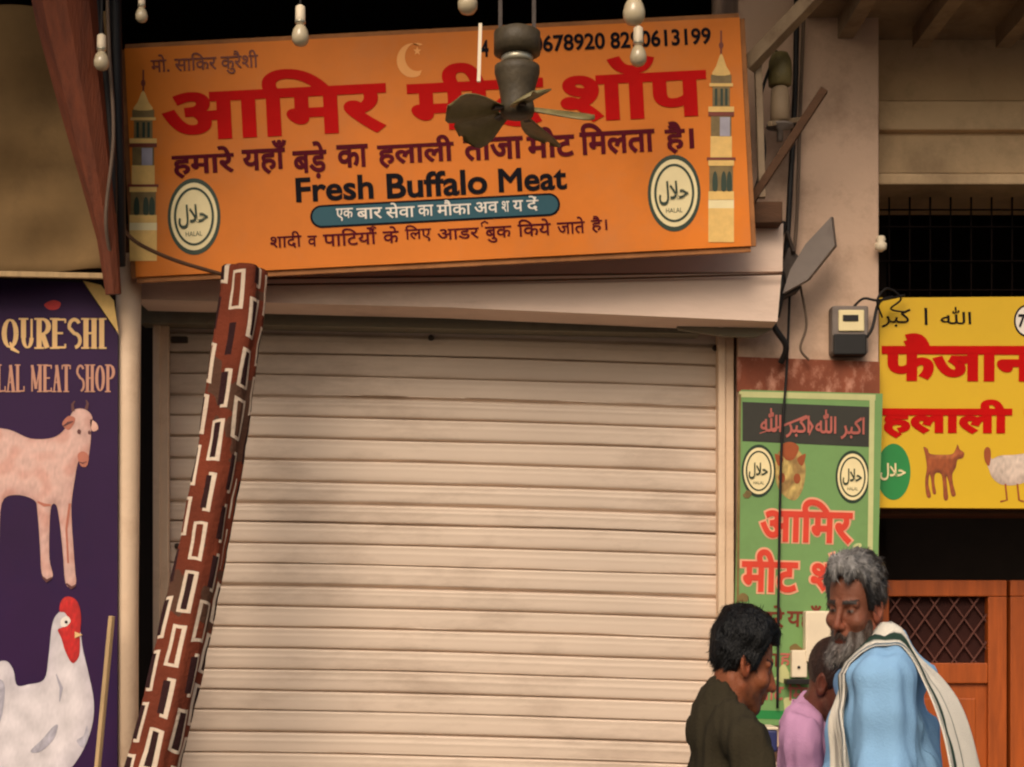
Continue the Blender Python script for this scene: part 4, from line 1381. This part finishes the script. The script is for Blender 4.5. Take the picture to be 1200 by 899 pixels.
def hand(Fd, wrist, fwd, up, side, curl, k=.006, sc=1.0):
    """palm with four unequal fingers and a thumb; fwd: finger direction, up: back of the hand, side: +1 thumb towards fwd x up"""
    f = np.array(fwd, float); f /= np.linalg.norm(f)
    u = np.array(up, float); u -= f * (u @ f); u /= np.linalg.norm(u)
    s_ = np.cross(f, u) * side
    w0 = np.array(wrist, float)
    pc = w0 + f * .045 * sc
    Fd.ell(pc, (.05 * sc, .015 * sc, .04 * sc), .012, R=[f, u, s_], m=.03)
    Fd.cap(w0 - f * .01, w0 + f * .03 * sc, .022 * sc, .02 * sc, .015, m=.03)
    for i, (off, L, r_) in enumerate(((.03, .072, .0085), (.010, .08, .0088), (-.011, .074, .0084), (-.03, .058, .0075))):
        p0 = w0 + f * (.082 - .004 * abs(i - 1)) * sc + s_ * off * sc
        ang = 0
        for seg, fr in enumerate((.45, .32, .23)):
            ang += curl * (.7, 1.0, .8)[seg] * (1 + .08 * i)
            dr = f * math.cos(ang) - u * math.sin(ang) + s_ * off * .8
            p1 = p0 + dr * L * fr * sc
            Fd.cap(p0, p1, r_ * sc * (1 - .08 * seg), r_ * sc * (.92 - .08 * seg), .004, m=.02)
            p0 = p1
    t0 = w0 + f * .022 * sc + s_ * .028 * sc
    t1 = t0 + (f * .6 + s_ * .75 - u * .35) * .036 * sc
    t2 = t1 + (f * .9 + s_ * .3 - u * .45) * .03 * sc
    Fd.cap(t0, t1, .013 * sc, .0105 * sc, .01, m=.02); Fd.cap(t1, t2, .0103 * sc, .0085 * sc, .004, m=.02)

def skin_mat(name):
    m = mat(name, (150, 96, 66), .58, .16, 22, .25, 160, attr='Col', spec=.28)
    m.node_tree.nodes['Principled BSDF'].inputs['Subsurface Weight'].default_value = 0.06
    m.node_tree.nodes['Principled BSDF'].inputs['Subsurface Scale'].default_value = 0.01
    return m
M['skin'] = skin_mat('skin')
M['hair'] = mat('hair', (20, 16, 14), .5, .35, 60, .6, 260, attr='Col', spec=.3, stretch=(1, 1, .35))

def person(label, P_eye, yaw, hyaw, hpitch, hroll, size, p):
    """P_eye: world point midway between the eyes' level inside the head; yaw: heading of the body; local axes: x forward, y left"""
    root = thing('person', label, 'person', (0, 0, 0), 'men standing in front of the shop')
    S_ = size
    B = rotm(yaw)
    lean = p.get('lean', 0)
    hip = np.array((0, 0, .93))
    Lm = rotm(0, lean)
    def J(x, y, z):        # upper-body joint in standing coordinates, leaned about the hip
        return hip + Lm @ (np.array((x, y, z)) - hip)
    neck_b = J(-.02, 0, 1.46)
    head_off = np.array(p.get('head', (.035, 0, .17)))
    hc = neck_b + head_off
    HR = rotm(hyaw - yaw, hpitch, hroll)
    # place: hc goes to P_eye after scaling and turning
    D_ = np.diag((p.get('slim', .76), 1, 1)) @ B       # slim build across the street front
    org = Vector(P_eye) - Vector(D_ @ (hc * S_))
    if p.get('feet_z') is not None:
        pass
    root.location = (org.x, org.y, p.get('base', 0.0))
    dz = org.z - p.get('base', 0.0)      # upper body lifted by dz so that the feet stand on the ground
    sb_ = p.get('slim_body', .76) / p.get('slim', .76)
    def tr(v):
        v = np.asarray(v)
        q = (v * S_) @ D_.T
        k = np.clip((v[..., 2] - (neck_b[2] - .04)) / .1, 0, 1)
        f_ = sb_ + (1 - sb_) * k * k * (3 - 2 * k)
        q = q.copy(); q[..., 0] *= f_
        return q + np.array((0, 0, dz))
    # -------- joints of arms
    sh_l, sh_r = J(.0, .165, 1.40), J(.0, -.165, 1.40)
    aj = {}
    for sd, s0, key in ((1, sh_l, 'arm_l'), (-1, sh_r, 'arm_r')):
        e, w_ = p[key]
        aj[sd] = (s0, np.array(e, float), np.array(w_, float))
    hdir = {sd: (aj[sd][2] - aj[sd][1]) / np.linalg.norm(aj[sd][2] - aj[sd][1]) for sd in (1, -1)}
    # -------- body
    fx, fy, fz = [], [], []
    fx.append((hc[0] - .14, hc[0] + .15, .0032)); fy.append((hc[1] - .115, hc[1] + .115, .0032)); fz.append((hc[2] - .15, hc[2] + .13, .0032))
    for sd in (1, -1):
        c = aj[sd][2] + hdir[sd] * .08
        fx.append((c[0] - .11, c[0] + .11, .0055)); fy.append((c[1] - .11, c[1] + .11, .0055)); fz.append((c[2] - .11, c[2] + .11, .0055))
    Fd = Field(axis(-.36, .62, .013, fx), axis(-.36, .36, .013, fy), axis(.72, hc[2] + .15, .013, fz))
    sl, x, y, z = Fd.sub(hc - .17, hc + .17)
    dx, dy, dz_ = x - hc[0], y - hc[1], z - hc[2]
    hx, hy, hz = (HR[0][i] * dx + HR[1][i] * dy + HR[2][i] * dz_ for i in range(3))
    Fd.F[sl] = head_sdf(hx, hy, hz, p)
    H = lambda a, b_, c: hc + HR @ np.array((a, b_, c))
    Fd.cap(H(-.03, 0, -.05), neck_b + np.array((-.01, 0, -.03)), .054, .058, .03)
    for sd in (1, -1):
        Fd.cap(H(-.04, sd * .048, -.06), neck_b + np.array((.045, sd * .025, -.03)), .014, .012, .025)
        Fd.cap(neck_b + np.array((-.02, sd * .02, -.0)), J(-.01, sd * .14, 1.405), .045, .045, .04)
    bel = p.get('belly', 0)
    Fd.ell(J(0, 0, 1.24), (.105, .16, .2), .05, R=Lm.T)
    Fd.ell(J(.01 + bel * .4, 0, 1.04), (.1 + bel, .148 + bel * .5, .17), .06, R=Lm.T)
    Fd.ell((0, 0, .90), (.105, .165, .14), .06)
    for sd in (1, -1):
        s0, e, w_ = aj[sd]
        Fd.cap(s0, e, .05, .04, .03); Fd.cap(e, w_, .041, .027, .015)
        ups = p.get('hand_up', {}).get(sd, (0, 0, 1))
        hand(Fd, w_, hdir[sd] + np.array((0, 0, -.1)), ups, p.get('thumb', {1: 1, -1: -1})[sd], p.get('curl', .45))
    v, q = surface_nets(Fd.F, *Fd.a)
    r_ = (v - hc) @ HR          # head frame
    n1 = vnoise(v, (9, 9, 9), 3.1)
    skin = np.array(lin(p['skin']))
    col = skin[None, :] * (1 + .16 * n1)[:, None]
    hin = np.abs(r_).max(1) < .16
    # redder cheeks, nose and ears; darker round the eyes
    red = np.exp(-(((r_[:, 0] - .1) / .03) ** 2 + (r_[:, 1] / .03) ** 2 + ((r_[:, 2] + .035) / .02) ** 2)) + np.exp(-(((np.abs(r_[:, 1]) - .08) / .012) ** 2)) * (r_[:, 0] < .02)
    red = np.clip(red, 0, 1) * hin
    col = col * (1 + red[:, None] * np.array((.12, -.10, -.12)))
    eyed = np.minimum(((r_[:, 0] - .077) / .02) ** 2 + ((r_[:, 1] - .0325) / .022) ** 2 + ((r_[:, 2] + .006) / .014) ** 2,
                      ((r_[:, 0] - .077) / .02) ** 2 + ((r_[:, 1] + .0325) / .022) ** 2 + ((r_[:, 2] + .006) / .014) ** 2)
    col = col * (1 - .3 * np.exp(-eyed))[:, None]
    lips = (np.exp(-(((r_[:, 0] - .086) / .012) ** 2 + (r_[:, 1] / .02) ** 4 + ((r_[:, 2] + .0755) / .0125) ** 4)) * hin)[:, None]
    col = col * (1 - lips) + lips * (skin * np.array((.9, .52, .5)))
    for s_ in (-1, 1):
        ey = (r_[:, 0] > .0755) & (np.abs(r_[:, 1] - s_ * .0325) < .0115) & (np.abs(r_[:, 2] + .004) < .0034)
        col[ey] = (.12, .09, .075)  # eye whites darkened: shade of the sockets put into the colour
        iris = ey & (np.hypot(r_[:, 1] - s_ * .031, r_[:, 2] + .004) < .0052)
        col[iris] = (.02, .012, .008)
        br = (r_[:, 0] > .05) & (np.abs(r_[:, 2] - .0185) < .0055) & (np.abs(np.abs(r_[:, 1]) - .033) < .021)
        col[br] = np.array(lin(p['brow'])) * (1 + .4 * n1[br])[:, None]
    st = p.get('stubble', 0)
    if st:
        ms = np.clip((-.045 - r_[:, 2]) / .02, 0, 1) * np.clip((r_[:, 0] - .0) / .02, 0, 1) * np.clip((.125 + r_[:, 2]) / .02, 0, 1) * hin
        ms = np.clip(ms, 0, 1) * st * (1 - lips[:, 0]) * (.8 + .5 * vnoise(v, (60, 60, 60), 9))
        ms = np.clip(ms, 0, 1)[:, None]
        col = col * (1 - ms) + ms * np.array(lin(p['brow']))
    mesh_from('body', tr(v), q, M['skin'], root, np.clip(col, 0, 1))
    # -------- hair
    ax = np.arange(-.15, .15, .0032, dtype=np.float32); az = np.arange(-.16, .16, .0032, dtype=np.float32)
    X, Y, Z = ax[:, None, None], ax[None, :, None], az[None, None, :]
    def hairmesh(name, Hf, colr, var, grey=None, strands=2600, slen=.018, swid=.0011, flow=lambda b_: np.stack([-.5 + 0 * b_[:, 0], b_[:, 1] * 6, -.9 + 9 * np.clip(b_[:, 2] - .06, 0, .1) * .6], 1)):
        v_, q_ = surface_nets(Hf.astype(np.float32), ax, ax, az)
        nn = vnoise(v_, (70, 70, 22), 5.5); n2 = vnoise(v_, (18, 18, 18), 1.5)
        c = np.array(lin(colr))[None, :] * (1 + var * nn)[:, None]
        if grey is not None:
            g = np.clip(grey(v_) + .5 * nn + .3 * n2, 0, 1)[:, None]
            c = c * (1 - g) + g * np.array(lin(p['grey']))
        # loose strands over the mass: thin tapered blades that follow its surface
        tri = q_
        e1 = v_[tri[:, 1]] - v_[tri[:, 0]]; e2 = v_[tri[:, 2]] - v_[tri[:, 0]]
        nf = np.cross(e1, e2); nf /= np.linalg.norm(nf, axis=1)[:, None] + 1e-9
        rs_ = np.random.RandomState(len(v_) % 97)
        out_ = (v_[tri[:, 0]] - np.array((-.01, 0, 0)))
        pick = rs_.permutation(np.nonzero((nf * out_).sum(1) > 0)[0])[:strands]
        base_ = v_[tri[pick, 0]]; nn_ = nf[pick]
        fl_ = flow(base_)
        fl_ = fl_ - nn_ * (fl_ * nn_).sum(1)[:, None]
        fl_ /= np.linalg.norm(fl_, axis=1)[:, None] + 1e-9
        fl_ = fl_ + rs_.normal(size=fl_.shape) * .28
        L_ = slen * rs_.uniform(.6, 1.4, len(base_))[:, None]
        sd_ = np.cross(fl_, nn_); sd_ /= np.linalg.norm(sd_, axis=1)[:, None] + 1e-9
        wd_ = swid * rs_.uniform(.6, 1.3, len(base_))[:, None]
        A_ = base_ - nn_ * .0008 - sd_ * wd_; B_ = base_ - nn_ * .0008 + sd_ * wd_
        C_ = base_ + fl_ * L_ * .5 + nn_ * (.0035 * L_ / .02) + sd_ * wd_ * .8; D2 = base_ + fl_ * L_ * .5 + nn_ * (.0035 * L_ / .02) - sd_ * wd_ * .8
        E_ = base_ + fl_ * L_ + nn_ * (.003 * L_ / .02) + sd_ * wd_ * .15; F_ = base_ + fl_ * L_ + nn_ * (.003 * L_ / .02) - sd_ * wd_ * .15
        k0 = len(v_); m_ = len(base_)
        ar = np.arange(m_)
        v_ = np.concatenate([v_, A_, B_, C_, D2, E_, F_])
        q_ = np.concatenate([q_, np.stack([k0 + ar, k0 + m_ + ar, k0 + 2 * m_ + ar, k0 + 3 * m_ + ar], 1), np.stack([k0 + 3 * m_ + ar, k0 + 2 * m_ + ar, k0 + 4 * m_ + ar, k0 + 5 * m_ + ar], 1)])
        cs_ = c[tri[pick, 0]] * rs_.uniform(.45, 1.7, (m_, 1))
        c = np.concatenate([c] + [cs_] * 6)
        w_ = v_ @ HR.T + hc
        return mesh_from(name, tr(w_), q_, M['hair'], root, np.clip(c, 0.002, 1))
    hd = head_sdf(X, Y, Z, p)
    nz_ = field_noise(X, Y, Z, 5, (150, 150, 70), 9) * p.get('tuft', .003) + field_noise(X, Y, Z, 8, (50, 50, 50), 6) * p.get('tuft', .003) * 1.2
    th = p.get('hair_thick', .014)
    top_ = np.clip((Z - .03) / .08, 0, 1)
    cran = ell_(X, Y, Z, (-.014, 0, .03), (.099, .078, .086)) - (th + p.get('hair_top', .008) * top_ * np.clip(1 + X * 4, .4, 1.5)) + nz_
    # hairline: above the forehead, in front of the ears down to the sideburn, round the back to the nape
    fl = p.get('hairline', .072)
    front = .068 - (Z - fl) * .9                      # x limit of the hair over the forehead
    line = np.where(X > .0, fl - .004 - (Y / .075) ** 4 * .03 - 0 * X, -.2)
    tmp_ = np.clip((np.abs(Y) - .040) / .022, 0, 1)
    side_lim = np.where(X > .006, fl * (1 - tmp_) + (-.018) * tmp_ + np.clip(X - .022, 0, 1) * 3.0 * tmp_, np.where(X > -.03, -.0 + 0 * X, -.09 + .25 * np.abs(Y) + 0 * X))
    reg = side_lim - Z + p.get('hl_wave', .006) * np.sin(Y * 120 + 1) * np.clip(X * 20, 0, 1) + 1.0 * nz_
    hair = smax(cran, reg, .008)
    hair = smax(hair, -(hd + .004), .002)
    if p.get('hair', True):
        hairmesh('hair', hair, p['hair_col'], .45, p.get('grey_hair'), p.get('strands', 2600), p.get('slen', .018))
    if p.get('beard'):
        bt_ = p['beard']
        nb_ = field_noise(X, Y, Z, 15, (190, 190, 60), 9) * .0035
        jaw_ = np.minimum(ell_(X, Y, Z, (.028, 0, -.048), (.058, .056, .07)), cap_(X, Y, Z, (.066, 0, -.103), (.066, .0, -.103), .018, .018))
        for s_ in (-1, 1):
            jaw_ = smin(jaw_, cap_(X, Y, Z, (-.002, s_ * .052, -.05), (.056, s_ * .02, -.1), .016, .016), .025)
        jaw_ = smin(jaw_, cap_(X, Y, Z, (.06, 0, -.105), (.058 + .01 * bt_, 0, -.105 - .03 * bt_), .03, .018), .03)
        bd = jaw_ - p.get('beard_t', .008) * np.clip((-Z - .03) / .05, .2, 1.1) + nb_
        upper = np.where(X > .05, Z + .082 - np.clip(np.abs(Y) - .022, 0, 1) * 1.5, Z + .035)   # lower edge of the bare cheek
        bd = smax(bd, Z + .052 - np.clip(np.abs(Y) - .03, 0, .05) * 1.3 - np.clip(.03 - X, 0, .05) * .9, .006)
        mouth = cap_(X, Y, Z, (.095, -.018, -.077), (.095, .018, -.077), .009, .009)
        bd = smax(bd, -mouth, .004)
        bd = smax(bd, -X + .0, .006)
        mo = cap_(X, Y, Z, (.094, .0, -.059), (.08, .03, -.075), .0085, .006)
        mo = np.minimum(mo, cap_(X, Y, Z, (.094, .0, -.059), (.08, -.03, -.075), .0085, .006)) + nb_ * .6
        bd = smin(bd, mo, .004)
        bd = smax(bd, -(hd + .003), .002)
        hairmesh('beard', bd, p['beard_col'], .35, p.get('grey_beard'), 1800, .011, .0009, lambda b_: np.stack([.3 + 0 * b_[:, 0], 0 * b_[:, 0], -1 + 0 * b_[:, 0]], 1))
    # -------- shirt
    infl = p.get('infl', .014)
    fa_ = p.get('fold', .006) * .5
    hem = p.get('hem', .80)
    sleeve = p.get('sleeve', .6)      # fraction of the upper arm (<1) or 1 + fraction of the forearm
    G = Field(axis(-.42, .62, .0085, []), axis(-.38, .38, .0085, []), axis(hem - .03, 1.60, .0085, []))
    G.ell(J(0, 0, 1.24), (.108 + infl, .163 + infl, .2 + infl), .05, R=Lm.T)
    G.ell(J(.01 + bel * .4, 0, 1.04), (.105 + infl + bel, .15 + infl + bel * .5, .19), .07, R=Lm.T)
    if hem < .7:
        G.cap(J(0.01, .045, 1.0), (.01, .07, hem), .125 + infl + bel * .4, .14 + infl, .08); G.cap(J(.01, -.045, 1.0), (.01, -.07, hem), .125 + infl + bel * .4, .14 + infl, .08)
    else:
        G.cap(J(.0, .06, 1.0), (0, .06, .86), .11 + infl + bel * .3, .108 + infl, .06); G.cap(J(.0, -.06, 1.0), (0, -.06, .86), .11 + infl + bel * .3, .108 + infl, .06)
    for sd in (1, -1):
        G.cap(neck_b + np.array((-.02, sd * .03, -.015)), J(-.01, sd * .14, 1.405), .048 + infl * .8 + fa_, .049 + infl + fa_, .04)
    G.cap(J(-.04, 0, 1.38), neck_b + np.array((-.012, 0, p.get('neck_top', .02))), .072, .066, .03)
    sl, x, y, z = G.sub((-.4, -.36, hem), (.6, .36, 1.6))
    arms = None
    lo_r = p.get('sleeve_r', .062)
    for sd in (1, -1):
        s0, e, w_ = aj[sd]
        if sleeve <= 1:
            en = s0 + (e - s0) * sleeve
            a_ = cap_(x, y, z, s0, en + (e - s0) * .12, .056 + infl * .5, lo_r)
            dr = (e - s0) / np.linalg.norm(e - s0)
            a_ = smax(a_, (x - en[0]) * dr[0] + (y - en[1]) * dr[1] + (z - en[2]) * dr[2], .006)
        else:
            a_ = cap_(x, y, z, s0, e, .058 + infl * .6, lo_r)
            en = e + (w_ - e) * (sleeve - 1)
            dr = (w_ - e) / np.linalg.norm(w_ - e)
            f_ = cap_(x, y, z, e, en + dr * .06, lo_r, lo_r * .82)
            f_ = smax(f_, (x - en[0]) * dr[0] + (y - en[1]) * dr[1] + (z - en[2]) * dr[2], .006)
            a_ = smin(a_, f_, .02)
        arms = a_ if arms is None else np.minimum(arms, a_)
    G.F[sl] = smin(G.F[sl], arms, .035)
    fa = p.get('fold', .006)
    zz = field_noise(x, y, z, p.get('seed', 1), (34, 34, 7), 7) * fa * 1.3 + field_noise(x, y, z, p.get('seed', 1) + 7, (75, 75, 16), 6) * fa * .7 + field_noise(x, y, z, p.get('seed', 1) + 3, (16, 16, 26), 5) * fa
    G.F[sl] = G.F[sl] + zz
    # neckline and hem
    nk = cap_(x, y, z, neck_b + np.array((.012, 0, .012)), H(-.0, 0, -.02), p.get('neck_r', .066) - .007, .075)
    if p.get('vneck'):
        nk = np.minimum(nk, cap_(x, y, z, neck_b + np.array((.05, 0, -.02)), neck_b + np.array((.10, 0, -p['vneck'])), .04, .006))
    G.F[sl] = smax(G.F[sl], -nk, .006)
    G.F[sl] = smax(G.F[sl], hem - z + 0 * x + 0 * y, .004)
    v, q = surface_nets(G.F, *G.a)
    shirt = mesh_from('shirt', tr(v), q, p['shirt_mat'], root)
    # collar band
    if p.get('collar'):
        nb_ = 40
        vs, fs = [], []
        ga = p.get('collar_gap', .55)
        hh = p['collar']
        for i in range(nb_ + 1):
            th = ga + (2 * PI - 2 * ga) * i / nb_
            op = abs(i / nb_ * 2 - 1) ** 3
            rr = p.get('collar_r', .07)
            for (dr, dz2) in ((-.002, -.012), (.000, hh), (.006, hh + .003), (.018 + .012 * op, -.004 - .02 * op)) if p.get('collar_fold') else ((0, -.012), (-.002, hh), (.005, hh), (.007, -.012)):
                c = neck_b + np.array((.008 + (rr + dr) * math.cos(th) * 1.0, (rr + dr) * math.sin(th), -.012 + dz2 - .028 * math.cos(th) * 1.0 + (-.02 * op)))
                vs.append(tuple(tr(c)))
        for i in range(nb_):
            for j in range(4):
                a, b_ = i * 4 + j, i * 4 + (j + 1) % 4
                fs.append((a, b_, b_ + 4, a + 4))
        fs += [(3, 2, 1, 0), tuple(nb_ * 4 + j for j in range(4))]
        me = bpy.data.meshes.new('collar')
        me.from_pydata(vs, [], fs)
        o = bpy.data.objects.new('collar', me); COL.objects.link(o); o.parent = shirt
        me.materials.append(p['shirt_mat'])
        me.polygons.foreach_set('use_smooth', [True] * len(fs))
    # -------- trousers and shoes
    T = Field(axis(-.3, .3, .013, []), axis(-.34, .34, .013, []), axis(.03, .98, .013, []))
    T.ell((0, 0, .88), (.118, .172, .12), .05)
    wr = p.get('trouser_w', .0)
    for sd in (1, -1):
        T.cap((0, sd * .09, .84), (.02, sd * .105, .47), .092 + wr, .066 + wr, .03); T.cap((.02, sd * .105, .47), (-.02, sd * .115, .10), .066 + wr, .056 + wr, .02)
    sl, x, y, z = T.sub((-.3, -.34, .03), (.3, .34, .98))
    T.F[sl] = T.F[sl] + field_noise(x, y, z, 40, (25, 25, 30), 6) * .006
    T.F[sl] = smax(T.F[sl], .07 - z + 0 * x + 0 * y, .004)
    v, q = surface_nets(T.F, *T.a)
    v = v.copy(); v[:, 2] = v[:, 2] * (dz + .95 * S_) / (.95 * S_)      # legs as long as the figure needs
    mesh_from('trousers', (v * S_) @ D_.T, q, p['trouser_mat'], root)
    for sd in (1, -1):
        Sf = Field(axis(-.14, .24, .009, []), axis(-.09, .09, .009, []), axis(-.01, .15, .009, []))
        Sf.ell((.03, 0, .03), (.14, .048, .042), .02); Sf.cap((-.05, 0, .04), (-.045, 0, .1), .04, .042, .03)
        sl, x, y, z = Sf.sub((-1, -1, -1), (1, 1, 1))
        Sf.F[sl] = smax(Sf.F[sl], .002 - z + 0 * x + 0 * y, .004)
        v, q = surface_nets(Sf.F, *Sf.a)
        v = v + np.array((-.01, sd * .115, 0))
        mesh_from('shoe', (v * S_) @ D_.T, q, M['black_plastic'], root)
    return root, tr, J, neck_b, G

M['tee'] = mat('dark olive cotton', (52, 46, 34), .95, .12, 8, .3, 160, spec=.1)
M['kurta'] = mat('pale blue cotton', (132, 172, 208), .9, .07, 5, .25, 200, spec=.15)
M['mauve'] = mat('mauve cotton', (196, 146, 180), .9, .07, 5, .25, 200, spec=.15)
M['grey_cloth'] = mat('charcoal cotton', (50, 48, 50), .95, .15, 8, .2, 160, spec=.1)
M['cream_cloth'] = mat('off white cotton', (206, 200, 186), .95, .1, 8, .2, 160, spec=.1)

# the old man: pale blue kurta, turned to the left
R_ = math.radians
old, tr_o, J_o, nb_o, G_o = person('grey haired bearded man in a pale blue kurta, facing left beside the door', P(1001, 709, 3.83), R_(172), R_(222), R_(9), R_(-3), 1.0, dict(slim_body=.98, 
    skin=(120, 72, 52), brow=(48, 40, 36), hair_col=(34, 31, 30), grey=(146, 142, 138), grey_hair=lambda v: .25 + 5 * (v[:, 2] - .085) + 4 * (v[:, 0] - .03) * (v[:, 2] > .06),
    beard=.45, beard_t=.007, beard_col=(70, 54, 46), grey_beard=lambda v: .35 - 9 * (v[:, 2] + .088), hair_thick=.010, hair_top=.017, tuft=.008, hairline=.078, hl_wave=.009, slen=.014,
    arm_l=((.015, .225, 1.10), (.19, .18, .98)), arm_r=((.0, -.21, 1.11), (.10, -.19, .90)),
    shirt_mat=M['kurta'], infl=.024, hem=.5, sleeve=1.85, sleeve_r=.078, fold=.021, neck_r=.06, collar=.036, collar_gap=.35, collar_r=.072, neck_top=-.005,
    trouser_mat=M['cream_cloth'], trouser_w=.02, belly=.015, lean=.03, head=(.098, 0, .138), seed=11, hand_up={1: (0, .5, .8), -1: (0, -.5, .8)}))
# towel over his left shoulder: lies on him, so a thing of its own
tw_path = [(.085, .15, .86), (.085, .15, 1.0), (.085, .145, 1.14), (.082, .13, 1.27), (.07, .11, 1.37), (.04, .095, 1.445), (.0, .095, 1.478), (-.055, .105, 1.465), (-.11, .125, 1.405), (-.15, .152, 1.31), (-.175, .172, 1.19), (-.195, .188, 1.04), (-.212, .198, .9)]
def sample(Fd, q):
    """value and outward direction of a distance grid at points q"""
    def val(q):
        idx, fr = [], []
        for d in range(3):
            a = Fd.a[d]
            t = np.clip((q[:, d] - a[0]) / (a[1] - a[0]), 0, len(a) - 1.001)
            k = t.astype(int); idx.append(k); fr.append(t - k)
        out = 0
        for a in (0, 1):
            for b_ in (0, 1):
                for c in (0, 1):
                    w_ = (fr[0] if a else 1 - fr[0]) * (fr[1] if b_ else 1 - fr[1]) * (fr[2] if c else 1 - fr[2])
                    out = out + w_ * Fd.F[idx[0] + a, idx[1] + b_, idx[2] + c]
        return out
    e = .012
    g = np.stack([val(q + np.eye(3)[d] * e) - val(q - np.eye(3)[d] * e) for d in range(3)], 1)
    g /= np.linalg.norm(g, axis=1)[:, None] + 1e-9
    return val(q), g
tw = smooth_path(tw_path, 7)
NW = 36
vs, fs, cs = [], [], []
me = bpy.data.meshes.new('towel')
flat_, fold_, hang_, cc_ = [], [], [], []
for i, c in enumerate(tw):
    t = (tw[min(i + 1, len(tw) - 1)] - tw[max(i - 1, 0)]).normalized()
    s_ = i / (len(tw) - 1)
    side_ = Vector((-.35 + 1.25 * min(1, max(0, (s_ - .35) / .35)), 1, 0)); side_ = (side_ - t * side_.dot(t)).normalized()
    hw = .044 + .006 * abs(s_ - .5) * 2 + (.03 if s_ > .6 else 0) * (s_ - .6) * 1.6
    for j in range(NW + 1):
        u = j / NW * 2 - 1
        flat_.append(tuple(c + side_ * hw * u))
        fold_.append(.0065 * math.cos(u * 6.5 + s_ * 3) + .004 * math.sin(u * 13 + s_ * 9) + .005 * mnoise.noise(Vector((u * 2, s_ * 9, 0))))
        hang_.append(.012 + max(0, (s_ - .52) / .48) * .16)
        stripe = (.70 < u < .9 and s_ > .3) or (.2 < u < .27 and s_ > .55)
        band = s_ > .965 or s_ < .03
        cc_.append(lin((44, 62, 54)) if (stripe and not band) else lin((214, 206, 192)))
Q = np.array(flat_); fold_ = np.array(fold_); hang_ = np.array(hang_)
for it in range(14):
    dv, gv = sample(G_o, Q)
    want = .011 + fold_
    mv = np.where(dv < want, want - dv, np.where(dv > want + hang_, want + hang_ - dv, 0))
    Q = Q + gv * np.clip(mv, -.02, .02)[:, None]
    Q3 = Q.reshape(len(tw), NW + 1, 3)            # keep the cloth smooth along and across
    S3 = Q3.copy()
    S3[1:-1] = Q3[1:-1] * .6 + (Q3[:-2] + Q3[2:]) * .2
    S3[:, 1:-1] = S3[:, 1:-1] * .7 + (S3[:, :-2] + S3[:, 2:]) * .15
    if it < 12: Q = S3.reshape(-1, 3)
dv, gv = sample(G_o, Q)
for off_ in (.007, 0):
    for q, g_ in zip(Q, gv):
        vs.append(tuple(tr_o(q + g_ * off_)))
    cs += cc_
n1_ = len(tw) * (NW + 1)
for i in range(len(tw) - 1):
    for j in range(NW):
        a = i * (NW + 1) + j
        fs.append((a, a + 1, a + NW + 2, a + NW + 1)); fs.append((n1_ + a, n1_ + a + NW + 1, n1_ + a + NW + 2, n1_ + a + 1))
    for j in (0, NW):
        a = i * (NW + 1) + j
        fs.append((a, a + NW + 1, n1_ + a + NW + 1, n1_ + a))
for i in (0, len(tw) - 1):
    for j in range(NW):
        a = i * (NW + 1) + j
        fs.append((a, a + 1, n1_ + a + 1, n1_ + a))
me.from_pydata(vs, [], fs)
ca = me.color_attributes.new('Col', 'FLOAT_COLOR', 'POINT')
ca.data.foreach_set('color', [q for c in cs for q in (*c, 1.0)])
M['towel'] = mat('white woven cotton', (220, 214, 200), .95, .06, 6, .5, 320, attr='Col', spec=.1)
me.materials.append(M['towel'])
me.polygons.foreach_set('use_smooth', [True] * len(fs))
o = bpy.data.objects.new('towel', me); COL.objects.link(o)
o.location = old.location
tag(o, 'white cotton towel with thin dark green stripes over the shoulder of the blue kurta', 'towel')

person('young man with black hair in a dark olive T shirt, seen from the side', P(872, 775, 3.55), R_(10), R_(3), R_(17), 0, .93, dict(
    skin=(132, 76, 48), brow=(14, 10, 9), hair_col=(9, 8, 8), hair_thick=.012, hair_top=.016, tuft=.005, hairline=.068, slen=.014, hl_wave=.003, stubble=.55, nose=1.05,
    arm_l=((.10, .24, 1.13), (.30, .12, 1.12)), arm_r=((.07, -.225, 1.11), (.27, -.10, 1.24)),
    shirt_mat=M['tee'], infl=.012, hem=.80, sleeve=.72, sleeve_r=.066, fold=.017, neck_r=.062, collar=.004, collar_gap=.0,
    trouser_mat=M['grey_cloth'], lean=.12, head=(.07, 0, .125), seed=21, hand_up={1: (0, .3, .9), -1: (0, -.3, .9)}))
person('man with bowed head in a mauve shirt, half hidden behind the blue kurta', P(979, 799, 4.1), R_(-34), R_(-42), R_(24), 0, .97, dict(
    skin=(98, 56, 40), brow=(18, 14, 12), hair_col=(50, 31, 24), hair_thick=.0025, hair_top=.001, tuft=.0012, strands=1500, slen=.005, hairline=.088, stubble=.5,
    arm_l=((.08, .25, 1.11), (.28, .14, 1.08)), arm_r=((.06, -.235, 1.11), (.26, -.15, 1.06)),
    shirt_mat=M['mauve'], infl=.015, hem=.78, sleeve=.85, sleeve_r=.072, fold=.022, neck_r=.064, collar=.03, collar_gap=.4, collar_r=.08, neck_top=-.005, collar_fold=True, vneck=.08,
    trouser_mat=M['grey_cloth'], lean=.10, head=(.08, 0, .10), seed=31))
